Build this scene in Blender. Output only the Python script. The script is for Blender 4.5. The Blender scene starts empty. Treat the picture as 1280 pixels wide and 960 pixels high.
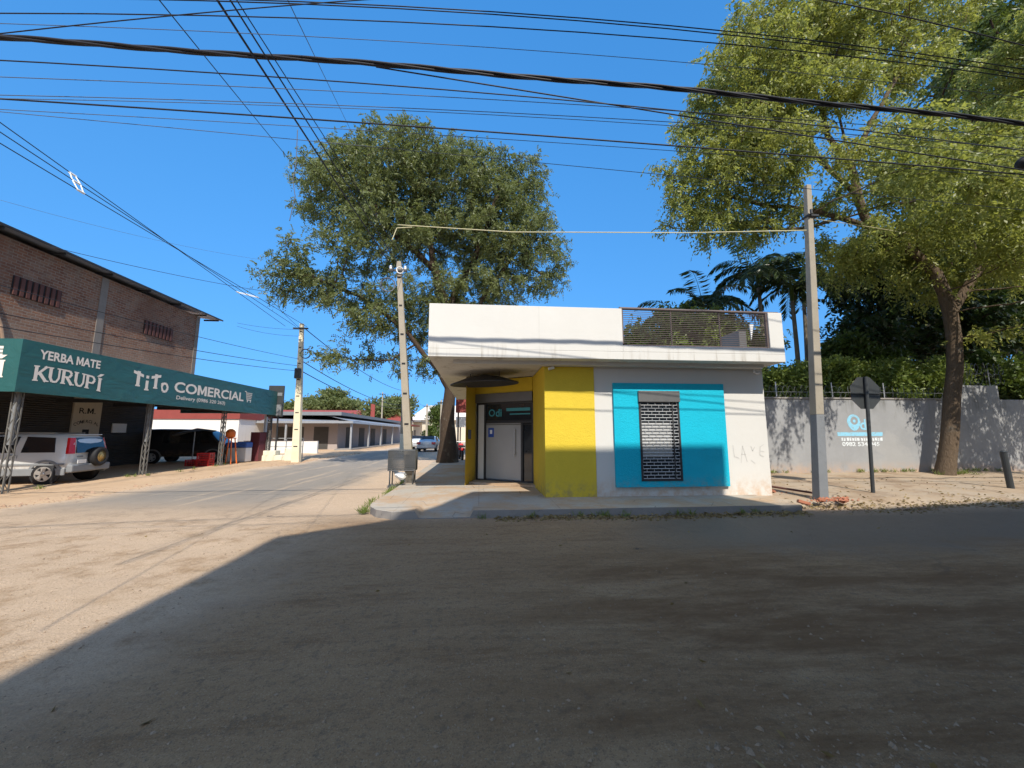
import bpy, bmesh, math, random
import numpy as np
from mathutils import Vector, Matrix, noise, kdtree
R=math.radians
random.seed(7); rng=np.random.default_rng(7)
scn=bpy.context.scene; COL=scn.collection
# ------------------------------------------------------------------ survey of the place (pixel -> metres)
F=480.;CH=1.6;PIT=R(7.4);YAW=R(4.8)
def ray(px,py):
    u=(px-640)/F;v=(py-480)/F
    f=math.cos(PIT)+v*math.sin(PIT);up=-v*math.cos(PIT)+math.sin(PIT)
    return Vector((u*math.cos(YAW)+f*math.sin(YAW), f*math.cos(YAW)-u*math.sin(YAW), up))
def gz(px,py,z=0.):
    r=ray(px,py);s=(z-CH)/r.z;return Vector((r.x*s,r.y*s,z))
def gy(px,py,y):
    r=ray(px,py);s=y/r.y;return Vector((r.x*s,y,CH+r.z*s))
def gx(px,py,x):
    r=ray(px,py);s=x/r.x;return Vector((x,r.y*s,CH+r.z*s))
def depth(p):
    return (p.y*math.cos(YAW)+p.x*math.sin(YAW))*math.cos(PIT)+(p.z-CH)*math.sin(PIT)
# ------------------------------------------------------------------ node helpers
class NT:
    def __init__(s,name,rough=.8,spec=.3):
        s.m=bpy.data.materials.new(name); s.m.use_nodes=True; s.t=s.m.node_tree
        s.b=s.t.nodes['Principled BSDF']; s.out=s.t.nodes['Material Output']
        s.b.inputs['Roughness'].default_value=rough; s.b.inputs['Specular IOR Level'].default_value=spec
        s._co=None
    def n(s,t,**k):
        x=s.t.nodes.new(t)
        for a,b in k.items(): setattr(x,a,b)
        return x
    def put(s,sock,v):
        if hasattr(v,'is_output') or isinstance(v,bpy.types.NodeSocket): s.t.links.new(v,sock)
        else:
            if isinstance(v,(tuple,list)) and len(v)==3 and sock.type=='RGBA': v=(*v,1)
            sock.default_value=v
    def co(s):
        if s._co is None: s._co=s.n('ShaderNodeTexCoord').outputs['Object']
        return s._co
    def map(s,sc=(1,1,1),loc=(0,0,0),rot=(0,0,0),src=None):
        x=s.n('ShaderNodeMapping'); s.put(x.inputs['Vector'],src or s.co())
        x.inputs['Scale'].default_value=sc;x.inputs['Location'].default_value=loc;x.inputs['Rotation'].default_value=rot
        return x.outputs[0]
    def noise(s,scale,detail=4,rough=.6,src=None,dist=0):
        x=s.n('ShaderNodeTexNoise'); s.put(x.inputs['Vector'],src or s.co())
        x.inputs['Scale'].default_value=scale;x.inputs['Detail'].default_value=detail;x.inputs['Roughness'].default_value=rough;x.inputs['Distortion'].default_value=dist
        return x.outputs['Fac']
    def vor(s,scale,src=None,feature='F1',out='Distance'):
        x=s.n('ShaderNodeTexVoronoi',feature=feature); s.put(x.inputs['Vector'],src or s.co()); x.inputs['Scale'].default_value=scale
        return x.outputs[out]
    def ramp(s,f,a,b,lo=0.,hi=1.):
        x=s.n('ShaderNodeMapRange',interpolation_type='SMOOTHSTEP'); s.put(x.inputs[0],f)
        x.inputs[1].default_value=a;x.inputs[2].default_value=b;x.inputs[3].default_value=lo;x.inputs[4].default_value=hi
        return x.outputs[0]
    def math(s,op,a,b=0.,c=None):
        x=s.n('ShaderNodeMath',operation=op); s.put(x.inputs[0],a); s.put(x.inputs[1],b)
        if c is not None: s.put(x.inputs[2],c)
        return x.outputs[0]
    def mix(s,f,a,b,bt='MIX'):
        x=s.n('ShaderNodeMix',data_type='RGBA',blend_type=bt); s.put(x.inputs[0],f); s.put(x.inputs[6],a); s.put(x.inputs[7],b)
        return x.outputs[2]
    def xyz(s):
        x=s.n('ShaderNodeSeparateXYZ'); s.put(x.inputs[0],s.co()); return x.outputs
    def comb(s,x,y,z=0.):
        c=s.n('ShaderNodeCombineXYZ'); s.put(c.inputs[0],x);s.put(c.inputs[1],y);s.put(c.inputs[2],z); return c.outputs[0]
    def bump(s,h,strength=.5,dist=.01,prev=None):
        x=s.n('ShaderNodeBump'); s.put(x.inputs['Height'],h); x.inputs['Strength'].default_value=strength;x.inputs['Distance'].default_value=dist
        if prev is not None: s.put(x.inputs['Normal'],prev)
        return x.outputs[0]
    def fin(s,col=None,rough=None,normal=None):
        if col is not None: s.put(s.b.inputs['Base Color'],col)
        if rough is not None: s.put(s.b.inputs['Roughness'],rough)
        if normal is not None: s.put(s.b.inputs['Normal'],normal)
        return s.m
def sc(c,k): return tuple(min(1,v*k) for v in c)
def plain(name,c,rough=.6,var=.15,scale=6,bump=.15,bscale=60,metal=0,spec=.3,dirt=None):
    t=NT(name,rough,spec); t.b.inputs['Metallic'].default_value=metal
    col=t.mix(t.noise(scale,5),sc(c,1-var),sc(c,1+var))
    if dirt: col=t.mix(t.ramp(t.noise(scale*.6,6,.7),.5,.75,0,.7),col,dirt)
    nb=t.bump(t.noise(bscale,4),bump,.004) if bump else None
    return t.fin(col,None,nb)
def plaster(name,c,bscale=45,bump=.5,stain=(.25,.2,.14),amt=.45,vert=False):
    t=NT(name,.85,.2)
    col=t.mix(t.noise(1.7,5,.65),sc(c,.93),sc(c,1.04))
    streak=t.noise(1.,5,.7,t.map((5,5,.35)))
    col=t.mix(t.ramp(streak,.56,.8,0,amt),col,stain)
    blot=t.noise(.9,6,.75)
    col=t.mix(t.ramp(blot,.6,.8,0,amt*.7),col,sc(stain,1.6))
    return t.fin(col,None,t.bump(t.noise(bscale,5,.65),bump,.006,t.bump(t.noise(9,3),.25,.01)))
M={}
# walls of the corner shop
def white_mat():
    t=NT('white_painted_plaster',.8,.25); c=(.60,.587,.55)
    col=t.mix(t.noise(1.3,6,.65),sc(c,.92),sc(c,1.03))
    x=t.xyz()
    # rain streaks below the terrace rail and along the bottom of the slab band, splash of soil at the foot of the wall
    streak=t.noise(1.,7,.75,t.map((3.3,3.3,.2)))
    band=t.math('MULTIPLY',t.ramp(x[2],3.72,3.3,0,1),t.ramp(x[2],3.2,3.25,0,1))
    f=t.math('MULTIPLY',t.ramp(streak,.5,.72,0,.75),band)
    col=t.mix(f,col,(.22,.18,.12))
    foot=t.math('MULTIPLY',t.ramp(x[2],.75,.12,0,.85),t.ramp(t.noise(5,6,.7),.35,.7))
    col=t.mix(foot,col,(.5,.33,.2))
    col=t.mix(t.ramp(t.noise(3.3,7,.75),.62,.78,0,.35),col,(.45,.42,.36))
    return t.fin(col,None,t.bump(t.noise(70,4),.3,.004,t.bump(t.noise(6,3),.25,.01)))
M['white']=white_mat()
def rough_paint(name,c,c2):
    t=NT(name,.7,.3)
    col=t.mix(t.noise(2.2,6,.7),sc(c,.86),sc(c,1.08))
    x=t.xyz()
    foot=t.math('MULTIPLY',t.ramp(x[2],.7,.1,0,.8),t.ramp(t.noise(6,6,.7),.4,.7))
    col=t.mix(foot,col,(.3,.22,.12))
    col=t.mix(t.ramp(t.noise(14,6,.75),.6,.78,0,.35),col,c2)
    return t.fin(col,None,t.bump(t.noise(26,5,.7,None,1.2),.75,.02,t.bump(t.noise(110,3),.4,.004)))
M['yellow']=rough_paint('yellow_rough_plaster',(.68,.50,.04),(.5,.36,.04))
M['blue']=rough_paint('turquoise_rough_plaster',(.002,.44,.60),(.02,.27,.36))
M['soffit']=plaster('soffit_paint',(.55,.53,.49),amt=.35)
M['dark_metal']=plain('dark_metal',(.05,.05,.052),.5,.25,metal=.3,bump=.1)
M['brown_metal']=plain('brown_rail_metal',(.11,.085,.08),.55,.2,metal=.2)
M['grey_metal']=plain('grey_shutter_metal',(.17,.17,.17),.45,.15,metal=.5)
M['galv']=plain('galvanised_steel',(.46,.47,.48),.45,.15,metal=.6)
M['black']=plain('black_rubber',(.018,.018,.02),.7,.2)
M['cable']=plain('black_cable',(.02,.02,.024),.55,.1,bump=0)
M['cablegrey']=plain('grey_cable',(.1,.11,.13),.6,.1,bump=0)
M['rope']=plain('pale_yellow_cord',(.55,.5,.3),.7,.1,bump=0)
M['whiteplastic']=plain('white_plastic',(.75,.75,.73),.4,.05,bump=0)
def glass(name,c=(.02,.025,.03),rough=.04):
    t=NT(name,rough,.8); return t.fin(t.mix(t.noise(3,3),sc(c,.7),sc(c,1.3)),None,t.bump(t.noise(1.2,2),.05,.01))
M['glass']=glass('dark_glass')
M['autoglass']=glass('tinted_car_glass',(.012,.014,.017))
M['frost']=plain('frosted_door_glass',(.34,.34,.33),.22,.12,1.5,bump=0,spec=.6)
M['pane_reflection']=plain('pale_pane_reflection',(.36,.36,.345),.7,.08)  # bright reflection in the shop window, put in as a pale colour
# concrete
def concrete(name,c,foot=True,amt=.5):
    t=NT(name,.88,.2)
    col=t.mix(t.noise(2.5,7,.7),sc(c,.72),sc(c,1.18))
    col=t.mix(t.ramp(t.noise(11,6,.75),.55,.75,0,amt),col,sc(c,.45))
    return t.fin(col,None,t.bump(t.noise(60,6,.7),.6,.008,t.bump(t.noise(4,4),.3,.02)))
M['pole']=concrete('weathered_concrete',(.34,.30,.235))
M['polegrey']=concrete('grey_painted_concrete',(.20,.21,.22))
M['polewhite']=concrete('whitewashed_concrete',(.72,.64,.46))
M['lime']=concrete('limewashed_concrete',(.75,.7,.55))
M['greywall']=None
def grey_wall():
    t=NT('grey_wall_paint',.85,.2); c=(.29,.295,.30)
    col=t.mix(t.noise(1.2,7,.72),sc(c,.72),sc(c,1.18)); col=t.mix(t.ramp(t.noise(.5,5,.7,t.map(loc=(3,0,1))),.5,.6,0,.4),col,(.36,.355,.34)); col=t.mix(t.ramp(t.noise(1.,6,.75,t.map((2.2,2.2,.3))),.56,.74,0,.5),col,(.17,.165,.155))
    x=t.xyz()
    foot=t.math('MULTIPLY',t.ramp(x[2],.75,.15,0,.9),t.ramp(t.noise(3.5,6,.7),.3,.65))
    col=t.mix(foot,col,(.46,.3,.19))
    top=t.math('MULTIPLY',t.ramp(x[2],2.2,2.75,0,.7),t.ramp(t.noise(1,5,.7,t.map((4,4,.5))),.45,.7))
    col=t.mix(top,col,(.12,.12,.11))
    return t.fin(col,None,t.bump(t.noise(40,5),.4,.006,t.bump(t.noise(3,3),.3,.02)))
M['greywall']=grey_wall()
def pavement():
    t=NT('pavement_concrete',.9,.2)
    c=(.42,.38,.32)
    col=t.mix(t.noise(1.4,8,.7),sc(c,.72),sc(c,1.1))
    col=t.mix(t.ramp(t.noise(.8,7,.72,t.map(loc=(4,2,0))),.4,.6,0,.9),col,(.40,.275,.17)); col=t.mix(t.ramp(t.xyz()[0],6.2,7.4,0,.75),col,t.mix(t.noise(5,6,.7),(.24,.175,.115),(.42,.335,.24))); col=t.mix(t.math('MULTIPLY',t.ramp(t.xyz()[0],6.2,7.4,0,1),t.ramp(t.noise(1.1,7,.75,t.map(loc=(9,1,0))),.48,.62,0,.7)),col,(.22,.15,.095))
    col=t.mix(t.ramp(t.noise(9,6,.75),.57,.75,0,.6),col,(.12,.11,.1))
    br=t.n('ShaderNodeTexBrick'); t.put(br.inputs['Vector'],t.co()); br.inputs['Scale'].default_value=1
    br.offset=0; br.inputs['Brick Width'].default_value=1.6;br.inputs['Row Height'].default_value=1.35;br.inputs['Mortar Size'].default_value=.009
    br.inputs['Mortar Smooth'].default_value=.3
    col=t.mix(t.math('MULTIPLY',t.math('MULTIPLY',br.outputs['Fac'],.45),t.ramp(t.noise(1.1,4),.4,.55)),col,(.15,.12,.09))
    cr=t.vor(1.1,t.map(src=None),'DISTANCE_TO_EDGE')
    crk=t.math('MULTIPLY',t.ramp(cr,.012,.0,0,1),t.ramp(t.noise(.6,2),.5,.6))
    col=t.mix(t.math('MULTIPLY',crk,.7),col,(.1,.085,.07))
    return t.fin(col,None,t.bump(t.noise(45,6,.7),.5,.008,t.bump(t.noise(3,5),.3,.02)))
M['pavement']=pavement()
def kerb():
    return concrete('kerb_concrete',(.27,.25,.23),amt=.7)
M['kerb']=kerb()
DIRT=(.40,.265,.165)
def dirt():
    t=NT('sandy_dirt',.95,.1)
    col=t.mix(t.noise(.45,8,.65),(.42,.28,.17),(.56,.41,.27))
    col=t.mix(t.ramp(t.noise(3,7,.7),.5,.72,0,.6),col,(.33,.2,.12))
    col=t.mix(t.ramp(t.noise(30,5,.7),.6,.75,0,.5),col,(.55,.45,.34))
    return t.fin(col,None,t.bump(t.noise(35,7,.75),.8,.02,t.bump(t.noise(2.5,5),.5,.05)))
M['dirt']=dirt()
def road():
    t=NT('worn_dusty_asphalt',.88,.25)
    x=t.xyz(); X,Y=x[0],x[1]
    n1=t.noise(.35,6,.6); n2=t.noise(1.6,9,.76); n3=t.noise(7,8,.78)
    nn=t.math('ADD',t.math('MULTIPLY',t.math('SUBTRACT',n1,.5),3.2),t.math('MULTIPLY',t.math('SUBTRACT',n2,.5),1.7))
    asph=t.mix(n2,(.29,.182,.096),(.43,.28,.15)); band=t.noise(1.,9,.8,t.map((.45,1.9,1),rot=(0,0,R(-7)))); asph=t.mix(t.ramp(band,.48,.66,0,.75),asph,(.21,.115,.052)); asph=t.mix(t.ramp(band,.46,.32,0,.5),asph,(.50,.345,.195))
    agg=t.vor(150,out='Color'); bw=t.n('ShaderNodeRGBToBW'); t.put(bw.inputs[0],agg)
    asph=t.mix(t.ramp(bw.outputs[0],.7,.98,0,.5),asph,(.55,.42,.28))
    asph=t.mix(t.ramp(bw.outputs[0],.3,.05,0,.5),asph,(.08,.06,.042)); asph=t.mix(t.ramp(t.noise(13,8,.85),.5,.62,0,.7),asph,(.17,.122,.08))
    asphdk=t.mix(n3,(.16,.122,.088),(.23,.175,.125))
    asphdk=t.mix(t.ramp(bw.outputs[0],.75,.97,0,.5),asphdk,(.36,.29,.22))
    # fresher asphalt strip along the far kerb of the cross street
    Xn=t.math('ADD',X,nn); Yn=t.math('ADD',Y,t.math('MULTIPLY',nn,.6))
    fresh=t.math('MULTIPLY',t.ramp(Xn,1.0,4.5),t.ramp(Yn,4.6,5.6))
    left=t.math('MULTIPLY',t.ramp(Y,6.5,10.5),1.)
    bl=t.mix(left,asph,t.mix(n2,(.25,.22,.185),(.34,.30,.25)))
    col=t.mix(fresh,bl,asphdk)
    # sand washed over the junction (west side), soil along edges, streaked along the wheel paths
    n4=t.noise(55,5,.75); sand=t.mix(n3,(.50,.365,.245),(.68,.52,.37)); sand=t.mix(t.ramp(n4,.5,.66,0,.55),sand,(.27,.19,.125)); sand=t.mix(t.ramp(n4,.46,.33,0,.5),sand,(.72,.58,.42))
    sx=t.math('SUBTRACT',1.,t.ramp(Xn,-3.6,-1.6)); sy=t.math('SUBTRACT',1.,t.ramp(Yn,7.4,11.))
    sm=t.math('MULTIPLY',t.math('MULTIPLY',sx,sy),t.ramp(n2,.28,.55))
    edgeR=t.ramp(Xn,-5.2,-3.4); edgeR=t.math('MULTIPLY',edgeR,t.ramp(Y,7,9))
    edgeL=t.ramp(Xn,-8.6,-10.2)
    streak=t.ramp(t.noise(1.,6,.7,t.map((2.2,.16,1))),.5,.68,0,.55)
    streak=t.math('MULTIPLY',streak,t.ramp(Y,6,10))
    m=t.math('MAXIMUM',t.math('MAXIMUM',t.math('MULTIPLY',sm,.92),edgeR),t.math('MAXIMUM',edgeL,streak))
    col=t.mix(m,col,sand)
    # reddish soil carried onto the near right side, in lobes along the driving direction
    rs=t.noise(1.,9,.8,t.map((.22,1.1,1),rot=(0,0,R(14))))
    rm=t.math('MULTIPLY',t.math('MULTIPLY',t.ramp(rs,.36,.6),t.ramp(Xn,-1.6,2.2)),t.math('SUBTRACT',1.,t.ramp(Yn,4.2,6.2)))
    col=t.mix(t.math('MULTIPLY',rm,.92),col,t.mix(n3,(.135,.070,.030),(.215,.118,.052)))
    # cracks and small holes
    ck=t.n('ShaderNodeTexVoronoi',feature='DISTANCE_TO_EDGE'); ck.inputs['Scale'].default_value=.55
    wv=t.n('ShaderNodeVectorMath',operation='ADD'); t.put(wv.inputs[0],t.co())
    nc=t.n('ShaderNodeTexNoise'); nc.inputs['Scale'].default_value=1.8; nc.inputs['Detail'].default_value=5; t.put(nc.inputs['Vector'],t.co()); t.put(wv.inputs[1],nc.outputs['Color'])
    t.put(ck.inputs['Vector'],wv.outputs[0])
    cm=t.math('MULTIPLY',t.ramp(ck.outputs['Distance'],.035,.0),t.ramp(n1,.55,.65))
    col=t.mix(t.math('MULTIPLY',cm,.4),col,(.06,.05,.042))
    hole=t.ramp(t.noise(2.3,6,.72,t.map(loc=(7,3,1))),.66,.72,0,.8)
    col=t.mix(hole,col,(.05,.043,.038))
    # tyre tracks curving through the dust near the viewpoint
    ring=t.math('SUBTRACT',t.n('ShaderNodeVectorMath',operation='LENGTH').outputs['Value'],0)
    ln=ring.node
    d=t.n('ShaderNodeVectorMath',operation='DISTANCE'); t.put(d.inputs[0],t.comb(X,Y)); d.inputs[1].default_value=(-6.,16.,0)
    dd=t.math('ADD',d.outputs['Value'],t.math('MULTIPLY',n2,.12))
    tr=t.math('ABSOLUTE',t.math('SUBTRACT',dd,15.2)); tr2=t.math('ABSOLUTE',t.math('SUBTRACT',dd,13.7))
    tm=t.math('MAXIMUM',t.ramp(tr,.13,.09),t.ramp(tr2,.13,.09))
    wave=t.math('SINE',t.math('MULTIPLY',dd,150.)); tread=t.ramp(wave,-.2,.6)
    tm=t.math('MULTIPLY',t.math('MULTIPLY',tm,tread),t.ramp(n2,.4,.55))
    col=t.mix(t.math('MULTIPLY',tm,.10),col,(.07,.052,.04))
    rough=t.ramp(fresh,0,1,.9,.62)
    h=t.math('ADD',t.math('ADD',t.math('MULTIPLY',n3,.6),t.math('MULTIPLY',n4,.6)),t.math('MULTIPLY',bw.outputs[0],.35))
    h=t.math('SUBTRACT',h,t.math('MULTIPLY',hole,.5)); h=t.math('SUBTRACT',h,t.math('MULTIPLY',tm,.06)); h=t.math('ADD',h,t.math('MULTIPLY',band,.8))
    return t.fin(col,rough,t.bump(h,1.,.024,t.bump(n2,.5,.05)))
M['road']=road()
def bricks(name,c1,c2,mort,axis='yz'):
    t=NT(name,.92,.15); x=t.xyz()
    v=t.comb(x[1] if axis=='yz' else x[0],x[2])
    br=t.n('ShaderNodeTexBrick'); t.put(br.inputs['Vector'],v); br.inputs['Scale'].default_value=1
    for k,val in (('Brick Width',.27),('Row Height',.105),('Mortar Size',.014),('Mortar Smooth',.3),('Bias',-.1)): br.inputs[k].default_value=val
    t.put(br.inputs['Color1'],c1);t.put(br.inputs['Color2'],c2);t.put(br.inputs['Mortar'],mort)
    col=t.mix(t.ramp(t.noise(2.2,7,.75),.42,.7,0,.65),br.outputs['Color'],sc(mort,.9))
    col=t.mix(t.ramp(t.noise(.35,5,.6),.4,.65,0,.5),col,(.13,.06,.04)); col=t.mix(t.ramp(t.noise(9,5,.8),.55,.7,0,.7),col,(.33,.22,.15)); col=t.mix(t.ramp(x[2],6.2,4.6,0,.45),col,(.33,.25,.19))
    h=t.math('ADD',t.math('SUBTRACT',1.,br.outputs['Fac']),t.math('MULTIPLY',t.noise(25,5),.9))
    return t.fin(col,None,t.bump(h,.9,.03))
M['brick']=bricks('bare_hollow_brick',(.27,.125,.075),(.16,.068,.045),(.30,.24,.19))
M['brickx']=bricks('bare_hollow_brick_side',(.40,.21,.13),(.28,.13,.085),(.40,.33,.26),'xz')
M['brickred']=plain('red_clay_brick',(.36,.14,.08),.9,.3,12,.6,40)
M['colbrick']=concrete('raw_concrete_column',(.22,.19,.165))
M['colpaint']=plain('dull_grey_paint',(.13,.125,.115),.7,.25,8,.2)
M['ventred']=plain('red_brown_louvre',(.10,.042,.034),.8,.25,8,.4)
def vinyl(name,c):
    t=NT(name,.42,.4)
    col=t.mix(t.noise(.5,4),sc(c,.82),sc(c,1.15)); col=t.mix(t.ramp(t.noise(4,6,.7),.6,.8,0,.3),col,(.16,.16,.14))
    return t.fin(col,None,t.bump(t.noise(1.,3,.5,t.map((3,1.5,3)),.8),.5,.06))
M['teal']=vinyl('teal_sign_vinyl',(.027,.105,.105))
M['letter']=plain('pale_sign_letters',(.72,.66,.6),.5,.1,bump=0)
M['metalroof']=plain('corrugated_zinc',(.3,.31,.33),.5,.2,2,metal=.4)
M['darkwall']=plaster('dark_shop_wall',(.055,.052,.05))
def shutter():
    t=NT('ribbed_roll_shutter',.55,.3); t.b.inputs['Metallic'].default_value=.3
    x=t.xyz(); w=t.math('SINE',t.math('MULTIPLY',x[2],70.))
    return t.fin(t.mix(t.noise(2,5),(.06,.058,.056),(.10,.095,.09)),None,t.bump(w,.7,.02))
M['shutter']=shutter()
M['cream']=plaster('cream_plaster',(.58,.52,.42))
M['redpaint']=plain('red_band_paint',(.25,.055,.045),.7,.15,3,.2)
M['whitewall']=plaster('far_white_wall',(.72,.70,.66))
M['mauve']=plaster('pinkish_grey_plaster',(.36,.31,.29),amt=.3)
M['redplastic']=plain('red_plastic',(.55,.03,.03),.4,.15,bump=0)
M['orange']=plain('orange_plastic',(.7,.16,.03),.45,.15,bump=0)
M['bluecloth']=plain('blue_tarpaulin',(.05,.12,.38),.6,.2)
M['maroon']=plain('maroon_metal_sheet',(.12,.03,.035),.6,.2)
def paint(name,c,metal=.2,rough=.3):
    t=NT(name,rough,.5); t.b.inputs['Metallic'].default_value=metal; t.b.inputs['Coat Weight'].default_value=.4
    x=t.xyz(); col=t.mix(t.noise(2,4),sc(c,.94),sc(c,1.04))
    col=t.mix(t.math('MULTIPLY',t.ramp(x[2],.85,.3,0,.6),t.ramp(t.noise(7,6,.7),.35,.65)),col,(.34,.24,.16))
    return t.fin(col)
M['silver']=paint('silver_white_car_paint',(.62,.63,.62))
M['silverfar']=paint('silver_car_paint',(.5,.51,.52),.4)
M['whitecar']=paint('white_car_paint',(.72,.72,.7))
M['blackcar']=paint('black_van_paint',(.012,.012,.014))
M['trim']=plain('grey_plastic_trim',(.2,.21,.22),.55,.1)
M['alloy']=plain('alloy_wheel',(.55,.54,.52),.35,.1,metal=.7)
M['brass']=plain('dull_brass_wheel_hub',(.42,.3,.12),.4,.2,metal=.6)
M['taillight']=plain('red_tail_lamp',(.55,.015,.02),.15,.1,bump=0,spec=.7)
M['plate']=plain('number_plate',(.7,.7,.68),.5,.05,bump=0)
M['skin']=plain('skin',(.3,.17,.11),.6,.1,bump=0)
M['darkcloth']=plain('dark_clothing',(.03,.03,.035),.9,.2)
M['hair']=plain('black_hair',(.012,.01,.01),.7,.2)
M['stopred']=plain('red_sign_face',(.5,.03,.03),.4,.05,bump=0)
M['signback']=plain('dark_grey_sign_back',(.055,.06,.062),.5,.15,5,metal=.3)
def aged(name,c):
    t=NT(name,.8,.2); col=t.mix(t.ramp(t.noise(14,6,.75),.5,.66,0,.85),c,(.29,.295,.30)); return t.fin(col)
M['lightblue']=aged('light_blue_wall_paint',(.24,.52,.68))
M['whitepaint']=aged('white_wall_lettering',(.66,.7,.72))
M['tealprint']=plain('teal_sticker',(.06,.3,.34),.4,.1,bump=0)
M['blueprint']=plain('blue_sticker',(.03,.08,.33),.4,.1,bump=0)
M['graf']=plain('faint_grey_graffiti',(.50,.49,.46),.8,.2,20,bump=0)
def bark(name,c):
    t=NT(name,.95,.1)
    v=t.map((7,7,1.6)); n=t.noise(3,7,.7,v,.6)
    col=t.mix(n,sc(c,.45),sc(c,1.4)); col=t.mix(t.ramp(t.noise(3,5),.55,.75,0,.5),col,(.2,.19,.16))
    return t.fin(col,None,t.bump(n,1.,.05))
M['bark']=bark('fissured_bark',(.13,.095,.065)); M['barkdark']=bark('dark_bark',(.07,.05,.036))
M['palmtrunk']=bark('ringed_palm_trunk',(.22,.19,.15))
def leaf(name,c1,c2,c3,tr=.3,rough=.45):
    t=NT(name,rough,.35)
    a=t.noise(.55,3); b=t.noise(18,2)
    col=t.mix(t.ramp(a,.35,.65),c1,c2); col=t.mix(t.ramp(b,.5,.75,0,.8),col,c3)
    t.fin(col)
    tl=t.n('ShaderNodeBsdfTranslucent'); t.put(tl.inputs[0],t.mix(.5,col,(c3[0]*1.3,c3[1]*1.4,c3[2]*.6)))
    mx=t.n('ShaderNodeMixShader'); mx.inputs[0].default_value=tr
    t.t.links.new(t.b.outputs[0],mx.inputs[1]);t.t.links.new(tl.outputs[0],mx.inputs[2]);t.t.links.new(mx.outputs[0],t.out.inputs[0])
    return t.m
M['leafL']=leaf('olive_foliage',(.125,.155,.06),(.17,.195,.075),(.22,.235,.095),.42)
M['leafR']=leaf('yellow_green_foliage',(.17,.205,.055),(.27,.285,.065),(.37,.36,.12),.45)
M['leafD']=leaf('deep_green_foliage',(.022,.042,.014),(.035,.06,.018),(.06,.09,.025),.25)
M['leafM']=leaf('mid_green_foliage',(.05,.085,.018),(.085,.12,.025),(.13,.16,.04))
M['leafH']=leaf('hedge_foliage',(.12,.17,.035),(.17,.22,.045),(.27,.29,.08))
M['leafP']=leaf('palm_foliage',(.035,.06,.02),(.05,.08,.025),(.09,.12,.04),.2,.35)
M['deadleaf']=leaf('dry_fallen_leaves',(.20,.14,.06),(.27,.2,.09),(.33,.26,.13),.1,.8)
M['gravel']=plain('gravel_stones',(.26,.19,.125),.9,.75,26,.5)
M['rubble']=plain('broken_masonry',(.33,.22,.15),.95,.35,8,.6)
M['basket']=plain('grey_wire_basket',(.10,.105,.11),.6,.2,metal=.3)
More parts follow.
